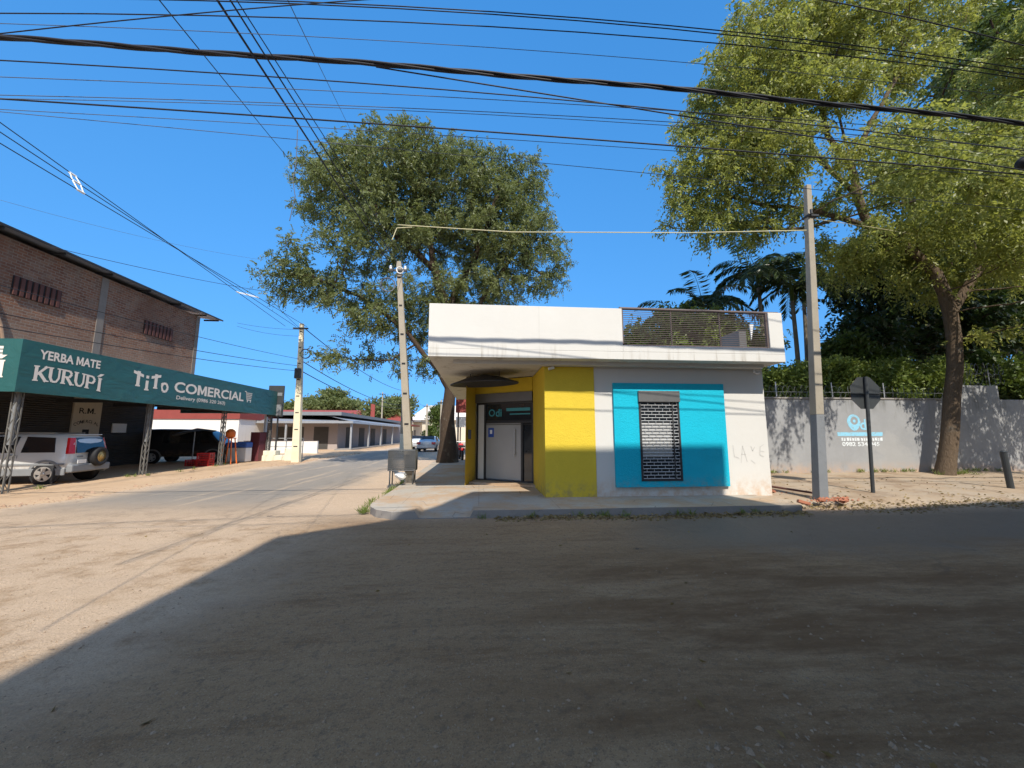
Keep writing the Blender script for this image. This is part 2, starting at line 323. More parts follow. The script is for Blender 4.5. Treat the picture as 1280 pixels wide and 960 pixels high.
# ------------------------------------------------------------------ mesh builder
def wloc(o):
    v=Vector((0,0,0))
    while o: v+=o.location; o=o.parent
    return v
class MB:
    def __init__(s): s.v=[];s.f=[];s.mi=[];s.cm=0;s.sm=[];s.smooth=False
    def add(s,vs,fs):
        o=len(s.v); s.v+= [tuple(p) for p in vs]
        for f in fs: s.f.append(tuple(i+o for i in f)); s.mi.append(s.cm); s.sm.append(s.smooth)
        return s
    def box(s,x0,x1,y0,y1,z0,z1,bev=0.,mtx=None):
        if bev<=0:
            vs=[(x,y,z) for x in(x0,x1) for y in(y0,y1) for z in(z0,z1)]
            fs=[(0,1,3,2),(4,6,7,5),(0,4,5,1),(2,3,7,6),(0,2,6,4),(1,5,7,3)]
        else:
            bm=bmesh.new(); bmesh.ops.create_cube(bm,size=1)
            for v in bm.verts: v.co=Vector(((x0+x1)/2+v.co.x*(x1-x0),(y0+y1)/2+v.co.y*(y1-y0),(z0+z1)/2+v.co.z*(z1-z0)))
            bmesh.ops.bevel(bm,geom=bm.edges[:],offset=bev,segments=2,affect='EDGES',profile=.6)
            vs=[v.co.copy() for v in bm.verts]; fs=[tuple(v.index for v in f.verts) for f in bm.faces]; bm.free()
        if mtx is not None: vs=[mtx@Vector(v) for v in vs]
        return s.add(vs,fs)
    def prism(s,poly,d,z=None):   # poly: list of 3D points (planar, ordered), d: extrusion vector
        n=len(poly); d=Vector(d); a=[Vector(p) for p in poly]; b=[p+d for p in a]
        nrm=Vector((0,0,0))
        for i in range(n): nrm+=a[i].cross(a[(i+1)%n])
        fs=[tuple(range(n))[::-1],tuple(range(n,2*n))]+[(i,(i+1)%n,n+(i+1)%n,n+i) for i in range(n)]
        if nrm.dot(d)<0: fs=[f[::-1] for f in fs]
        return s.add(a+b,fs)
    def tube(s,pts,r,k=6,caps=True):
        pts=[Vector(p) for p in pts]; n=len(pts); rs=r if isinstance(r,(list,tuple)) else [r]*n
        vs=[];fs=[]; up=None
        for i,p in enumerate(pts):
            d=(pts[min(i+1,n-1)]-pts[max(i-1,0)]).normalized()
            if up is None: up=Vector((0,0,1)) if abs(d.z)<.9 else Vector((1,0,0))
            a=d.cross(up).normalized(); b=a.cross(d).normalized(); up=b
            for j in range(k):
                t=2*math.pi*j/k; vs.append(p+a*(math.cos(t)*rs[i])+b*(math.sin(t)*rs[i]))
        for i in range(n-1):
            for j in range(k): fs.append((i*k+j,i*k+(j+1)%k,(i+1)*k+(j+1)%k,(i+1)*k+j))
        if caps: fs+=[tuple(range(k))[::-1],tuple((n-1)*k+j for j in range(k))]
        return s.add(vs,fs)
    def sqbar(s,p,q,w,h=None,w2=None,h2=None):  # tapered rectangular post
        p,q=Vector(p),Vector(q); h=h or w; w2=w2 or w; h2=h2 or h; vs=[]
        for c,a,b in((p,w,h),(q,w2,h2)):
            for sx,sy in((-1,-1),(1,-1),(1,1),(-1,1)): vs.append(c+Vector((sx*a/2,sy*b/2,0)))
        return s.add(vs,[(3,2,1,0),(4,5,6,7)]+[(i,(i+1)%4,4+(i+1)%4,4+i) for i in range(4)])
    def lathe(s,prof,c=(0,0,0),ax='z',k=24):  # prof: list of (r,h)
        vs=[];fs=[];c=Vector(c)
        for r,h in prof:
            for j in range(k):
                t=2*math.pi*j/k;a,b=r*math.cos(t),r*math.sin(t)
                vs.append(c+{'z':Vector((a,b,h)),'y':Vector((b,h,a)),'x':Vector((h,a,b))}[ax])
        n=len(prof)
        for i in range(n-1):
            for j in range(k): fs.append((i*k+j,i*k+(j+1)%k,(i+1)*k+(j+1)%k,(i+1)*k+j))
        fs+=[tuple(range(k))[::-1],tuple((n-1)*k+j for j in range(k))]
        return s.add(vs,fs)
    def build(s,name,mat,parent=None,world=True,bevel=0):
        me=bpy.data.meshes.new(name); off=wloc(parent) if (parent and world) else Vector((0,0,0))
        me.from_pydata([Vector(v)-off for v in s.v],[],s.f)
        for m in (mat if isinstance(mat,list) else [mat]): me.materials.append(m)
        me.polygons.foreach_set('material_index',s.mi); me.polygons.foreach_set('use_smooth',s.sm); me.update()
        o=bpy.data.objects.new(name,me); COL.objects.link(o)
        if parent: o.parent=parent
        if bevel:
            b=o.modifiers.new('b','BEVEL'); b.width=bevel; b.segments=2; b.limit_method='ANGLE'
        return o
def tag(o,label=None,cat=None,group=None,kind=None):
    if label:o['label']=label
    if cat:o['category']=cat
    if group:o['group']=group
    if kind:o['kind']=kind
    return o
def thing(name,label,cat,loc=(0,0,0),rz=0,group=None):
    o=bpy.data.objects.new(name,None); COL.objects.link(o); o.location=loc; o.rotation_euler=(0,0,rz); o.empty_display_size=.2
    return tag(o,label,cat,group)
def copy_tree(o,parent=None):
    c=o.copy(); COL.objects.link(c)
    if parent: c.parent=parent
    for ch in list(o.children): copy_tree(ch,c)
    return c
def B(x0,x1,y0,y1,z0,z1,bev=0): return MB().box(x0,x1,y0,y1,z0,z1,bev)
def text_mb(txt,size,origin,xdir,ydir,bold=.0,depth=.004,align='LEFT',width=None,shear=0.,mb=None):
    cu=bpy.data.curves.new('t','FONT'); cu.body=txt.replace('M','H'); cu.size=size; cu.offset=bold*size; cu.align_x=align; cu.resolution_u=3; cu.shear=shear
    o=bpy.data.objects.new('t',cu); COL.objects.link(o); dg=bpy.context.evaluated_depsgraph_get(); dg.update()
    me=bpy.data.meshes.new_from_object(o.evaluated_get(dg)); xs=[v.co.x for v in me.vertices]
    k=width/(max(xs)-min(xs)) if width else 1
    x0=min(xs) if width else 0
    xd=Vector(xdir).normalized(); yd=Vector(ydir).normalized(); nd=xd.cross(yd)
    mb=mb or MB()
    P=[Vector(origin)+xd*((v.co.x-x0)*k)+yd*v.co.y+nd*depth for v in me.vertices]
    polys=[tuple(p.vertices) for p in me.polygons]
    if 'M' in txt:
        # the M of the built-in font fills badly: give it an outline of its own, in place of an H island
        par=list(range(len(P)))
        def find(i):
            while par[i]!=i: par[i]=par[par[i]]; i=par[i]
            return i
        for p in polys:
            for q in p[1:]: par[find(q)]=find(p[0])
        isl={}
        for i in range(len(P)): isl.setdefault(find(i),[]).append(i)
        order=sorted(isl.values(),key=lambda l:min(me.vertices[i].co.x for i in l)); drop=set()
        for ch,l in zip([c for c in txt if c!=' '],order):
            if ch!='M': continue
            drop|=set(l); a=min(me.vertices[i].co.x for i in l);b=max(me.vertices[i].co.x for i in l);lo_=min(me.vertices[i].co.y for i in l);hi=max(me.vertices[i].co.y for i in l)
            w_,h_=(b-a),hi-lo_; a-=w_*.04; w_*=1.08
            O=[(0,0),(.24,0),(.24,.62),(.43,.12),(.57,.12),(.76,.62),(.76,0),(1,0),(1,1),(.74,1),(.5,.42),(.26,1),(0,1)]
            mb.add([Vector(origin)+xd*((a+q[0]*w_-x0)*k)+yd*(lo_+q[1]*h_)+nd*depth for q in O],[tuple(range(len(O)))])
        polys=[p for p in polys if p[0] not in drop]
    mb.add(P,polys)
    bpy.data.objects.remove(o); bpy.data.curves.remove(cu); bpy.data.meshes.remove(me)
    return mb
# ------------------------------------------------------------------ sun, sky, camera
EL=R(46.3);AZ=R(12)
sdir=Vector((-math.sin(AZ)*math.cos(EL),math.cos(AZ)*math.cos(EL),-math.sin(EL)))   # travel direction of the light
ld=bpy.data.lights.new('sun','SUN'); ld.energy=3.7; ld.angle=R(.5); ld.color=(1,.93,.82)
lo=bpy.data.objects.new('sun',ld); COL.objects.link(lo); lo.rotation_euler=sdir.to_track_quat('-Z','Y').to_euler(); lo.location=(5,-20,30)
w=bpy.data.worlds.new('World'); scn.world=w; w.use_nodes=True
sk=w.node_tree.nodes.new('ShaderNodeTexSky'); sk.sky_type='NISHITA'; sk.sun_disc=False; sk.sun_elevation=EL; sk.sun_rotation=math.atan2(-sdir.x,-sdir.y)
sk.air_density=1.0; sk.dust_density=.0; sk.ozone_density=2.5; sk.altitude=0
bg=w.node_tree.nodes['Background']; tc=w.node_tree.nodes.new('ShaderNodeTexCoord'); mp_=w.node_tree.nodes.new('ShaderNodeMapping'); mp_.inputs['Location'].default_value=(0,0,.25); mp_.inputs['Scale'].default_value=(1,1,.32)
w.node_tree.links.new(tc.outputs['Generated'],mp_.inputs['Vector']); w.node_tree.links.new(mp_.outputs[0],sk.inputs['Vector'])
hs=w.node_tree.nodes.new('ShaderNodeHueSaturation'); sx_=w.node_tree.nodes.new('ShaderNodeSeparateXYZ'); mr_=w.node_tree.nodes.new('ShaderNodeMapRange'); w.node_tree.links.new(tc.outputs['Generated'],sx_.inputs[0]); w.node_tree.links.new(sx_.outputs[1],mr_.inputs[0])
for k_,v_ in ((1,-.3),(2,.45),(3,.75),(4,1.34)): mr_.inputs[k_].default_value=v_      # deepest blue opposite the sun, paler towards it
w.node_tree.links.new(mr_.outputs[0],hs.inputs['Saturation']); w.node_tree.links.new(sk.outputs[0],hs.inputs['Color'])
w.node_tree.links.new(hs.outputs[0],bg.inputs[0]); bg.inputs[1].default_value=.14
cd=bpy.data.cameras.new('camera'); cam=bpy.data.objects.new('camera',cd); COL.objects.link(cam); scn.camera=cam
cd.sensor_fit='HORIZONTAL'; cd.sensor_width=36; cd.lens=36*F/1280; cd.clip_end=3000; cd.clip_start=.05
cam.location=(0,0,CH); cam.rotation_euler=(R(90)+PIT,0,-YAW)
scn.view_settings.view_transform='Standard'; scn.view_settings.look='None'; scn.view_settings.exposure=.75; scn.view_settings.gamma=1
scn.render.resolution_x=1024; scn.render.resolution_y=768
# ------------------------------------------------------------------ ground
def sheet(name,x0,x1,y0,y1,step,zf,mat,parent=None,edge=None):
    nx=max(1,int(round((x1-x0)/step)));ny=max(1,int(round((y1-y0)/step)))
    xs=np.linspace(x0,x1,nx+1);ys=np.linspace(y0,y1,ny+1); vs=[]
    for y in ys:
        for x in xs:
            X=x if edge is None else edge(x,y,x0,x1)
            vs.append((X,y,zf(X,y)))
    fs=[(j*(nx+1)+i,j*(nx+1)+i+1,(j+1)*(nx+1)+i+1,(j+1)*(nx+1)+i) for j in range(ny) for i in range(nx)]
    m=MB(); m.smooth=True; m.add(vs,fs); return m.build(name,mat,parent)
def nz(x,y,s,a,o=0): return a*noise.noise(Vector((x*s+o,y*s,o)))
tag(sheet('ground',-600,600,-600,900,300,lambda x,y:-.09,M['dirt']),kind='structure')
def roadz(x,y):
    return nz(x,y,.5,.03)+nz(x,y,1.9,.012,3)+nz(x,y,6,.006,9)+.02*max(0,1-abs(y-2.3)/.5)*max(0,noise.noise(Vector((x*.7,y*.7,4))))
tag(sheet('road',-10.4,22,-4,9.2,.12,lambda x,y:roadz(x,y) if y<7.4 or x<-2.3 else roadz(x,y)-.03*(0 if x<7 else 1),M['road']),kind='structure')
def rz2(x,y): return nz(x,y,.35,.03)+nz(x,y,1.4,.01,3)
tag(sheet('street',-10.4,-2.1,9.2,90,.5,lambda x,y: rz2(x,y) if y>9.3 else roadz(x,y),M['road']),kind='structure')
def shz(x,y): return .03+nz(x,y,.5,.04,2)+nz(x,y,2.2,.025,5)
def sedge(x,y,x0,x1):
    k=(x-x0)/(x1-x0); return x+(k**6)*(.55*noise.noise(Vector((y*.6,1,0)))+.25*noise.noise(Vector((y*2.3,2,0))))
def shz2(x,y):
    return shz(x,y)-.1*max(0,(x+10.4)/.9)**2
tag(sheet('dirt_verge',-24,-9.6,2,60,.3,shz2,M['dirt'],None,sedge),kind='structure')
# corner pavement with ramp; kerb faces
S=.15
def pavz(x,y): return S+nz(x,y,.6,.012,8)
pv=MB(); pv.smooth=True
xs=[-2.25,-1.9,-1.55,-1.2,-1.12,-.8,-.45,-.16,-.1,.3]+[.3+i*.4 for i in range(1,16)]+[6.62]
ys=[7.62,7.9,8.2,8.5,8.8,9.3,9.8,10.4,11,11.6,12.2,13]
def pz(x,y):
    if -1.15<x<-.12 and y<9.3: return .02+(S-.02)*max(0,min(1,(y-7.55)/1.5))
    return pavz(x,y)
def pxy(x,y):
    # rounded corner, gentle bow of the kerb line
    if y<8.6 and x<-1.1:
        k=(8.6-y)/1.0; cx=-1.2-(1.05)*math.sqrt(max(0,1-(k*.93)**2)); 
        x=max(x,cx) if x<cx else x
    return x+nz(x,y,2,.02), y+nz(x,y,1.5,.025,4)
vs=[];
for y in ys:
    for x in xs:
        a,b=pxy(x,y); vs.append((a,b,pz(x,y)))
n=len(xs)
pv.add(vs,[(j*n+i,j*n+i+1,(j+1)*n+i+1,(j+1)*n+i) for j in range(len(ys)-1) for i in range(n-1)])
# vertical kerb faces
pv.smooth=False
def skirt(idx):
    for a,b in zip(idx[:-1],idx[1:]):
        A=Vector(vs[a]);Bv=Vector(vs[b]); pv.add([A,Bv,(Bv.x,Bv.y,-.12),(A.x,A.y,-.12)],[(0,3,2,1)])
pv.cm=1
skirt(list(range(n))); skirt([j*n for j in range(len(ys))][::-1]); skirt([j*n+n-1 for j in range(len(ys))])
tag(pv.build('corner_pavement',[M['pavement'],M['kerb']]),kind='structure')
p2=MB(); p2.prism([(-2.28,13,-.1),(-.2,13,-.1),(-.2,60,-.1),(-3.1,60,-.1),(-2.5,30,-.1)],(0,0,.25)); tag(p2.build('street_pavement',M['pavement']),kind='structure')
def rpz(x,y): return .10+nz(x,y,.8,.03,6)+nz(x,y,3,.012,1)+max(0,(y-8.4))*.048-.16*max(0,min(1,(8.45+.1*noise.noise(Vector((x,0,3)))-y)/.6))
tag(sheet('side_pavement',6.6,26,7.6,12.6,.16,rpz,M['pavement']),kind='structure')
# stones and dry leaves
def rocks(name,n,fn,mat,r0,r1):
    P=[];Fc=[]
    for i in range(n):
        x,y,z=fn(); r=r0*(r1/r0)**(random.random()**2.2); o=len(P)
        for d in((1,0,0),(-1,0,0),(0,1,0),(0,-1,0),(0,0,1),(0,0,-.4)):
            k=r*random.uniform(.6,1.25); P.append((x+d[0]*k+random.uniform(-.3,.3)*r,y+d[1]*k+random.uniform(-.3,.3)*r,z+d[2]*k*.8))
        Fc+=[tuple(o+q for q in f) for f in((0,2,4),(2,1,4),(1,3,4),(3,0,4),(2,0,5),(1,2,5),(3,1,5),(0,3,5))]
    m=MB(); m.add(P,Fc); return tag(m.build(name,mat),kind='stuff')
def fg():
    y=1.3+6.2*random.random()**1.5; x=random.uniform(-2.2,2.0)*(.6+y*.75)
    if noise.noise(Vector((x*.8,y*.8,2)))<-.1 and random.random()<.8: x+=.4
    if y>7.5 and x>-2.4: y=7.3
    return x,y,roadz(x,y)
rocks('gravel',7500,fg,M['gravel'],.004,.016)
def dbr():
    x=1.0+abs(random.gauss(0,1.0)); y=1.15+abs(random.gauss(0,.35))+.12*x; return x,y,roadz(x,y)
rocks('roadside_debris',900,dbr,M['gravel'],.006,.03)
def gut():
    x=random.uniform(-1,13); y=7.55+random.gauss(0,.12)
    return x,min(y,7.62) if x<6.6 else y+.3,roadz(x,7.5)
rocks('gutter_rubble',500,gut,M['rubble'],.01,.035)
def leaves_np(c,d,l,wd):
    n=len(c); r=rng.normal(size=(n,3)); s=np.cross(d,r); s/=np.linalg.norm(s,axis=1)[:,None]+1e-9
    l=np.asarray(l).reshape(-1,1);wd=np.asarray(wd).reshape(-1,1)
    nr=np.cross(s,d)
    V=np.stack([c-d*l*.5,c+s*wd*.5+d*l*.05,c+d*l*.5-nr*l*.12,c-s*wd*.5+d*l*.05],1).reshape(-1,3)
    return V
def leafmesh(name,V,mat,parent=None,loc=None):
    n=len(V)//4; me=bpy.data.meshes.new(name)
    if parent is not None: V=V-np.array(wloc(parent))
    me.vertices.add(n*4); me.vertices.foreach_set('co',V.astype(np.float32).ravel())
    me.loops.add(n*4); me.loops.foreach_set('vertex_index',np.arange(n*4,dtype=np.int32))
    me.polygons.add(n); me.polygons.foreach_set('loop_start',np.arange(0,n*4,4,dtype=np.int32)); me.polygons.foreach_set('loop_total',np.full(n,4,dtype=np.int32))
    me.materials.append(mat); me.update(); me.validate()
    o=bpy.data.objects.new(name,me); COL.objects.link(o)
    if parent is not None: o.parent=parent
    return o
def litter(n,fn,l=.07):
    C=np.array([fn() for _ in range(n)]); a=rng.uniform(0,6.28,n); d=np.stack([np.cos(a),np.sin(a),rng.normal(0,.25,n)],1); d/=np.linalg.norm(d,axis=1)[:,None]
    return leaves_np(C,d,rng.uniform(.6,1.4,n)*l,rng.uniform(.5,1.,n)*l*.6)
def litA():
    x=random.uniform(.3,16); q=abs(random.gauss(0,.16))
    if x<6.6:
        y=7.56-q*.9; z=roadz(x,y)+.01+max(0,.05-q*.2)*random.random()
    else:
        y=7.75+random.gauss(.2,.22); z=rpz(x,y)+.012+random.random()*.02
    return x,y,z
def litB():
    x=random.uniform(7,18); y=random.uniform(8,11.3); return x,y,rpz(x,y)+.012
def litC():
    if random.random()<.5:
        x,y,z=dbr(); return x,y,z+.012
    y=1.4+6*random.random(); x=random.uniform(-2,2.2)*(.6+y*.75); return x,y,roadz(x,y)+.008
V=np.concatenate([litter(3300,litA),litter(260,litB),litter(90,litC,.06)])
tag(leafmesh('fallen_leaves',V,M['deadleaf']),kind='stuff')
def vst():
    y=random.uniform(6,34); x=-9.75-.5*noise.noise(Vector((y*.6,1,0)))+random.gauss(-.25,.28)
    return x,y,shz2(x,y)+.0
rocks('verge_stones',900,vst,M['rubble'],.012,.07)
def tufts(name,spots,per):
    C=[];D=[];Ls=[]
    for x,y,z in spots:
        for _ in range(per):
            a=random.uniform(0,6.28); e=random.uniform(.5,1.4); d=Vector((math.cos(a)*math.cos(e),math.sin(a)*math.cos(e),math.sin(e))); l=random.uniform(.06,.2)
            C.append((x+random.gauss(0,.05)+d.x*l*.4,y+random.gauss(0,.05)+d.y*l*.4,z+d.z*l*.45)); D.append(tuple(d)); Ls.append(l)
    C=np.array(C);D=np.array(D);Ls=np.array(Ls); tag(leafmesh(name,leaves_np(C,D,Ls,np.full(len(Ls),.014)),M['leafH']),kind='stuff')
sp_=[(-2.35+random.gauss(0,.06),8.3+random.random()*4.5,.03) for _ in range(16)]+[(-2.3,8.2,.02)]*4+[(x,y,shz2(x,y)) for x,y in [(random.uniform(-13.2,-12.2),random.uniform(8,26)) for _ in range(12)]]+[(random.uniform(9,19),12.33,.3) for _ in range(26)]+[(random.uniform(15,16.5),11.6+random.random()*.5,.26) for _ in range(10)]+[(random.uniform(0,6.5),7.56,.0) for _ in range(10)]
tufts('weeds',sp_,26)
# ------------------------------------------------------------------ corner shop
YW=9.0;YS=8.35;XR=7.08
shop=thing('corner_shop','single storey white shop with yellow entrance, turquoise window panel and jutting flat roof','building',(3,9,0))
# main walls
XL0=.0
wl=MB()
wl.box(2.74,XR,YW,20,.0,3.26)                # white body
wall=wl.build('wall',M['white'],shop)
# yellow corner: reveal block + pillar + door wall (facade block is 2 cm proud of the white wall)
PY=[(1.53,8.98),(2.74,8.98),(2.74,13),(-.4,18),(-.4,11.1),(-.13,11.85),(1.47,10.85)]
yb=MB()
yb.prism([(1.53,8.98,0),(2.738,8.98,0),(2.738,12.9,0),(1.53,10.95,0)],(0,0,3.255))
wa,wb=Vector((1.52,11.0,0)),Vector((-.13,12.1,0))     # foot of the entrance wall
dv=(wb-wa).normalized(); nv=Vector((dv.y,-dv.x,0)); nv=nv if nv.y<0 else -nv
yb.prism([(wb.x,wb.y,0),(-.4,11.2,0),(-.42,19.5,0),(-.1,19.5,0)],(0,0,3.255))
# lintel and jamb pieces of the entrance wall; opening width
L=(wb-wa).length
def W(s,h,off=0): # along door wall from right (s=0) to left
    p=wa+dv*s+nv*off; return Vector((p.x,p.y,h))
yb.prism([W(0,2.82),W(L,2.82),W(L,3.255),W(0,3.255)],-nv*.3)
yb.build('entrance_wall',M['yellow'],shop)
# door
door=MB(); door.prism([W(.42,.26,-.1),W(L-.3,.26,-.1),W(L-.3,1.92,-.1),W(.42,1.92,-.1)],-nv*.03); door=door.build('door',M['frost'],shop)
hd=MB(); hd.tube([W(.62,.95,-.04),W(.62,1.75,-.04)],.018,8); hd.tube([W(.62,1.02,-.04),W(.62,1.02,-.1)],.012); hd.tube([W(.62,1.68,-.04),W(.62,1.68,-.1)],.012); hd.build('handle',M['galv'],door)
tb=MB(); tb.prism([W(.02,1.98,-.11),W(L-.3,1.98,-.11),W(L-.3,2.5,-.11),W(.02,2.5,-.11)],-nv*.02)
transom=tb.build('transom',M['glass'],shop)
fr=MB()
for s0,s1,z0,z1 in((0,.06,.2,2.55),(L-.34,L-.28,.2,2.55),(0,L-.3,1.92,1.98),(0,L,2.5,2.56),(0,L,.18,.24),(.36,.42,.24,1.92),(L-.05,L,.2,2.56)):
    fr.prism([W(s0,z0,-.06),W(s1,z0,-.06),W(s1,z1,-.06),W(s0,z1,-.06)],-nv*.08)
for z in (1.78,1.84,1.90): fr.tube([W(.05,z+.1,-.05),W(L-.32,z+.1,-.05)],.008,5)
fr.build('door_frame',M['dark_metal'],shop)
gp=MB(); gp.prism([W(.06,.24,-.11),W(.36,.24,-.11),W(.36,1.92,-.11),W(.06,1.92,-.11)],-nv*.02); gp.build('side_light',M['glass'],shop)
gp=MB(); gp.prism([W(L-.28,.24,-.09),W(L-.05,.24,-.09),W(L-.05,2.5,-.09),W(L-.28,2.5,-.09)],-nv*.04); gp.build('side_panel',M['whiteplastic'],shop)
sb=MB(); sb.prism([W(-.0,2.56,.04),W(L,2.56,.04),W(L,2.83,.04),W(0,2.83,.04)],-nv*.28); sb.build('shutter_box',M['grey_metal'],shop)
# lettering and logo on the transom, sticker on the door
up=Vector((0,0,1)); xd=-dv
lg=MB()
c=W(L-.55,2.24,-.085)
for i in range(20):
    a0,a1=2*math.pi*i/20,2*math.pi*(i+1)/20
    pr=[c+xd*(math.cos(a)*r)+up*(math.sin(a)*r) for a,r in((a0,.11),(a1,.11),(a1,.075),(a0,.075))]
    lg.add(pr,[(0,1,2,3)])
text_mb('di',.32,W(L-.68,2.13,-.085),xd,up,.02,mb=lg)
for z,h,s0,s1 in((2.28,.09,.12,.92),(2.17,.035,.12,.8)): 
    lg.prism([W(s0,z,-.086),W(s1,z,-.086),W(s1,z+h,-.086),W(s0,z+h,-.086)],nv*.003)
lg.build('logo_lettering',M['tealprint'],transom)
stk=MB(); stk.prism([W(L-.62,1.5,-.096),W(L-.42,1.5,-.096),W(L-.42,1.78,-.096),W(L-.62,1.78,-.096)],nv*.004)
stk=stk.build('sticker',M['blueprint'],door)
ss=MB(); ss.prism([W(L-.56,1.6,-.09),W(L-.48,1.6,-.09),W(L-.48,1.72,-.09),W(L-.56,1.72,-.09)],nv*.003); ss.build('sticker_mark',M['whiteplastic'],door)
st=MB(); st.prism([(1.6,10.6,.15),(-.38,11.6,.15),(-.2,12.2,.15),(1.6,11.1,.15)],(0,0,.06)); st.build('doorstep',M['pavement'],shop)
B(-.33,-.24,11.25,11.33,1.45,1.72,.01).build('intercom_box',M['dark_metal'],shop)
# turquoise panel with window
bl=MB(); a=gy(765,480,YW);b=gy(903,480,YW);z0=.36;z1=2.82; X0,X1=a.x,5.98; wx0,wx1=3.80,4.81; wz0,wz1=.5,2.62
for x0,x1,q0,q1 in((X0,wx0,z0,z1),(wx1,X1,z0,z1),(wx0,wx1,z0,wz0),(wx0,wx1,wz1,z1)): bl.box(x0,x1,YW-.07,YW-.002,q0,q1)
bl.build('window_surround',M['blue'],shop)
win=MB(); win.box(wx0+.05,wx1-.05,YW-.03,YW-.015,wz0+.05,2.35); win=win.build('window',M['glass'],shop)
wf=MB()
for x0,x1,q0,q1 in((wx0,wx0+.05,wz0,2.36),(wx1-.05,wx1,wz0,2.36),(wx0+.05,wx1-.05,wz0,wz0+.05),(4.62,4.65,wz0+.05,2.36)): wf.box(x0,x1,YW-.085,YW-.03,q0,q1)
wf.build('frame',M['dark_metal'],win)
B(wx0+.06,4.6,YW-.045,YW-.032,1.05,1.86).build('pane_reflection',M['pane_reflection'],win)  # pale panel before the glass, painted stand-in for its reflection
gr=MB(); z=wz0+.06; row=0
while z<2.34:
    gr.tube([(wx0+.05,YW-.075,z),(wx1-.05,YW-.075,z)],.0085,5)
    x=wx0+.05+(.0 if row%2 else .09)
    while x<wx1-.05:
        gr.box(x-.006,x+.006,YW-.081,YW-.069,z,z+.075); x+=.18
    z+=.075; row+=1
gr.build('security_grille',M['galv'],win)
B(wx0-.01,wx1+.01,YW-.125,YW-.03,2.36,2.63,.012).build('roller_box',M['grey_metal'],win)
# roof slab band: fascia with terrace opening
sl=MB()
xa,xb=-1.14,7.19; t0,t1=3.28,4.48; ox0,ox1=3.25,6.84
sl.box(xa,xb,YS,19.,t0,3.46)                                     # slab
sl.box(xa,ox0,YS,YS+.14,3.46,t1); sl.box(ox1,xb,YS,YS+.14,3.46,t1); sl.box(ox0,ox1,YS,YS+.14,3.46,3.61)
sl.box(xa,xa+.14,YS+.14,19.,3.46,t1); sl.box(xb-.14,xb,YS+.14,19.,3.46,3.62)
slab=sl.build('roof_slab',M['white'],shop,bevel=.008)
B(1.31,1.318,YS-.003,YS,3.28,4.48).build('fascia_joint',M['graf'],slab)
dr=MB(); dr.box(-.62,6.9,YS+.35,YS+.6,3.2,3.279); dr.build('drip_beam',M['soffit'],shop)
# terrace rail
rl=thing
rb=MB(); rb.tube([(ox0-.04,YS+.06,t1+.02),(ox1+.3,YS+.06,t1+.0)],.035,10); 
rb.box(ox0,ox0+.04,YS+.04,YS+.08,3.61,t1); rb.box(ox1-.05,ox1,YS+.03,YS+.09,3.61,t1); rb.box(ox0,ox1,YS+.04,YS+.08,3.61,3.65)
for i in range(2): rb.box(ox0+(i+1)*(ox1-ox0)/3-.012,ox0+(i+1)*(ox1-ox0)/3+.012,YS+.05,YS+.075,3.65,t1)
rail=rb.build('terrace_railing',M['brown_metal'],shop)
bars=MB()
for i in range(17):
    z=3.69+i*.0455; bars.box(ox0+.03,ox1-.04,YS+.05,YS+.062,z,z+.012)
bars.build('rail_bars',M['brown_metal'],rail)
# water tank cabinet seen through the bars and its bright marker
B(gy(931,410,9.6).x,7.0,9.6,10.4,3.46,4.4,.02).build('roof_cabinet',M['grey_metal'],shop)
mk=MB(); mk.prism([gy(937,405,9.5),gy(942,405,9.5),gy(939.5,425,9.5)],(0,.03,0)); mk.build('pennant',M['whiteplastic'],shop)
# entrance awning: dark scalloped canopy hung by two rods
aw=MB(); cx,cy,cz=.1,10.55,2.98; ring=[];rg2=[]
for i in range(28):
    t=2*math.pi*i/28; x=1.05*math.cos(t); y=.62*math.sin(t)
    x=math.copysign(abs(x)**1.0,x)
    p=Vector((cx,cy,cz))+(-dv)*x+nv*y
    ring.append(p-Vector((0,0,.0)))
top=Vector((cx,cy,cz+.26)); low=[p-Vector((0,0,.025)) for p in ring]
mid=[top.lerp(p,.5)+Vector((0,0,.035)) for p in ring]; midl=[p-Vector((0,0,.02)) for p in mid]
n=28
aw.add(ring+mid+[top]+low+midl+[top-Vector((0,0,.02))],
 [(i,(i+1)%n,n+(i+1)%n,n+i) for i in range(n)]+[(n+i,n+(i+1)%n,2*n) for i in range(n)]+
 [(2*n+1+(i+1)%n,2*n+1+i,3*n+1+i,3*n+1+(i+1)%n) for i in range(n)]+[(3*n+1+(i+1)%n,3*n+1+i,4*n+1) for i in range(n)]+
 [((i+1)%n,i,2*n+1+i,2*n+1+(i+1)%n) for i in range(n)])
awn=aw.build('entrance_awning',M['dark_metal'],shop)
for k in(-.45,.5):
    rd=MB()
    p=Vector((cx,cy,0))+(-dv)*k; rd.tube([(p.x,p.y,cz+.1),(p.x,p.y,3.28)],.012,6); rd.build('hanger_rod',M['dark_metal'],awn)
cn=MB(); cn.tube([(6.83,8.95,3.27),(6.83,8.95,3.12),(6.88,8.93,3.09),(6.95,8.93,3.1)],.022,8); cn.build('drain_spout',M['whiteplastic'],shop)
lp=MB(); lp.lathe([(.05,0),(.055,.05),(.03,.06)],(4.5,8.75,3.21),k=14); lp.build('soffit_lamp',M['galv'],shop)
lp=MB(); lp.tube([(1.75,8.92,3.17),(1.62,8.9,3.13)],.035,10); lp.tube([(1.75,8.97,3.2),(1.75,8.92,3.17)],.015); lp.build('spot_lamp',M['whiteplastic'],shop)
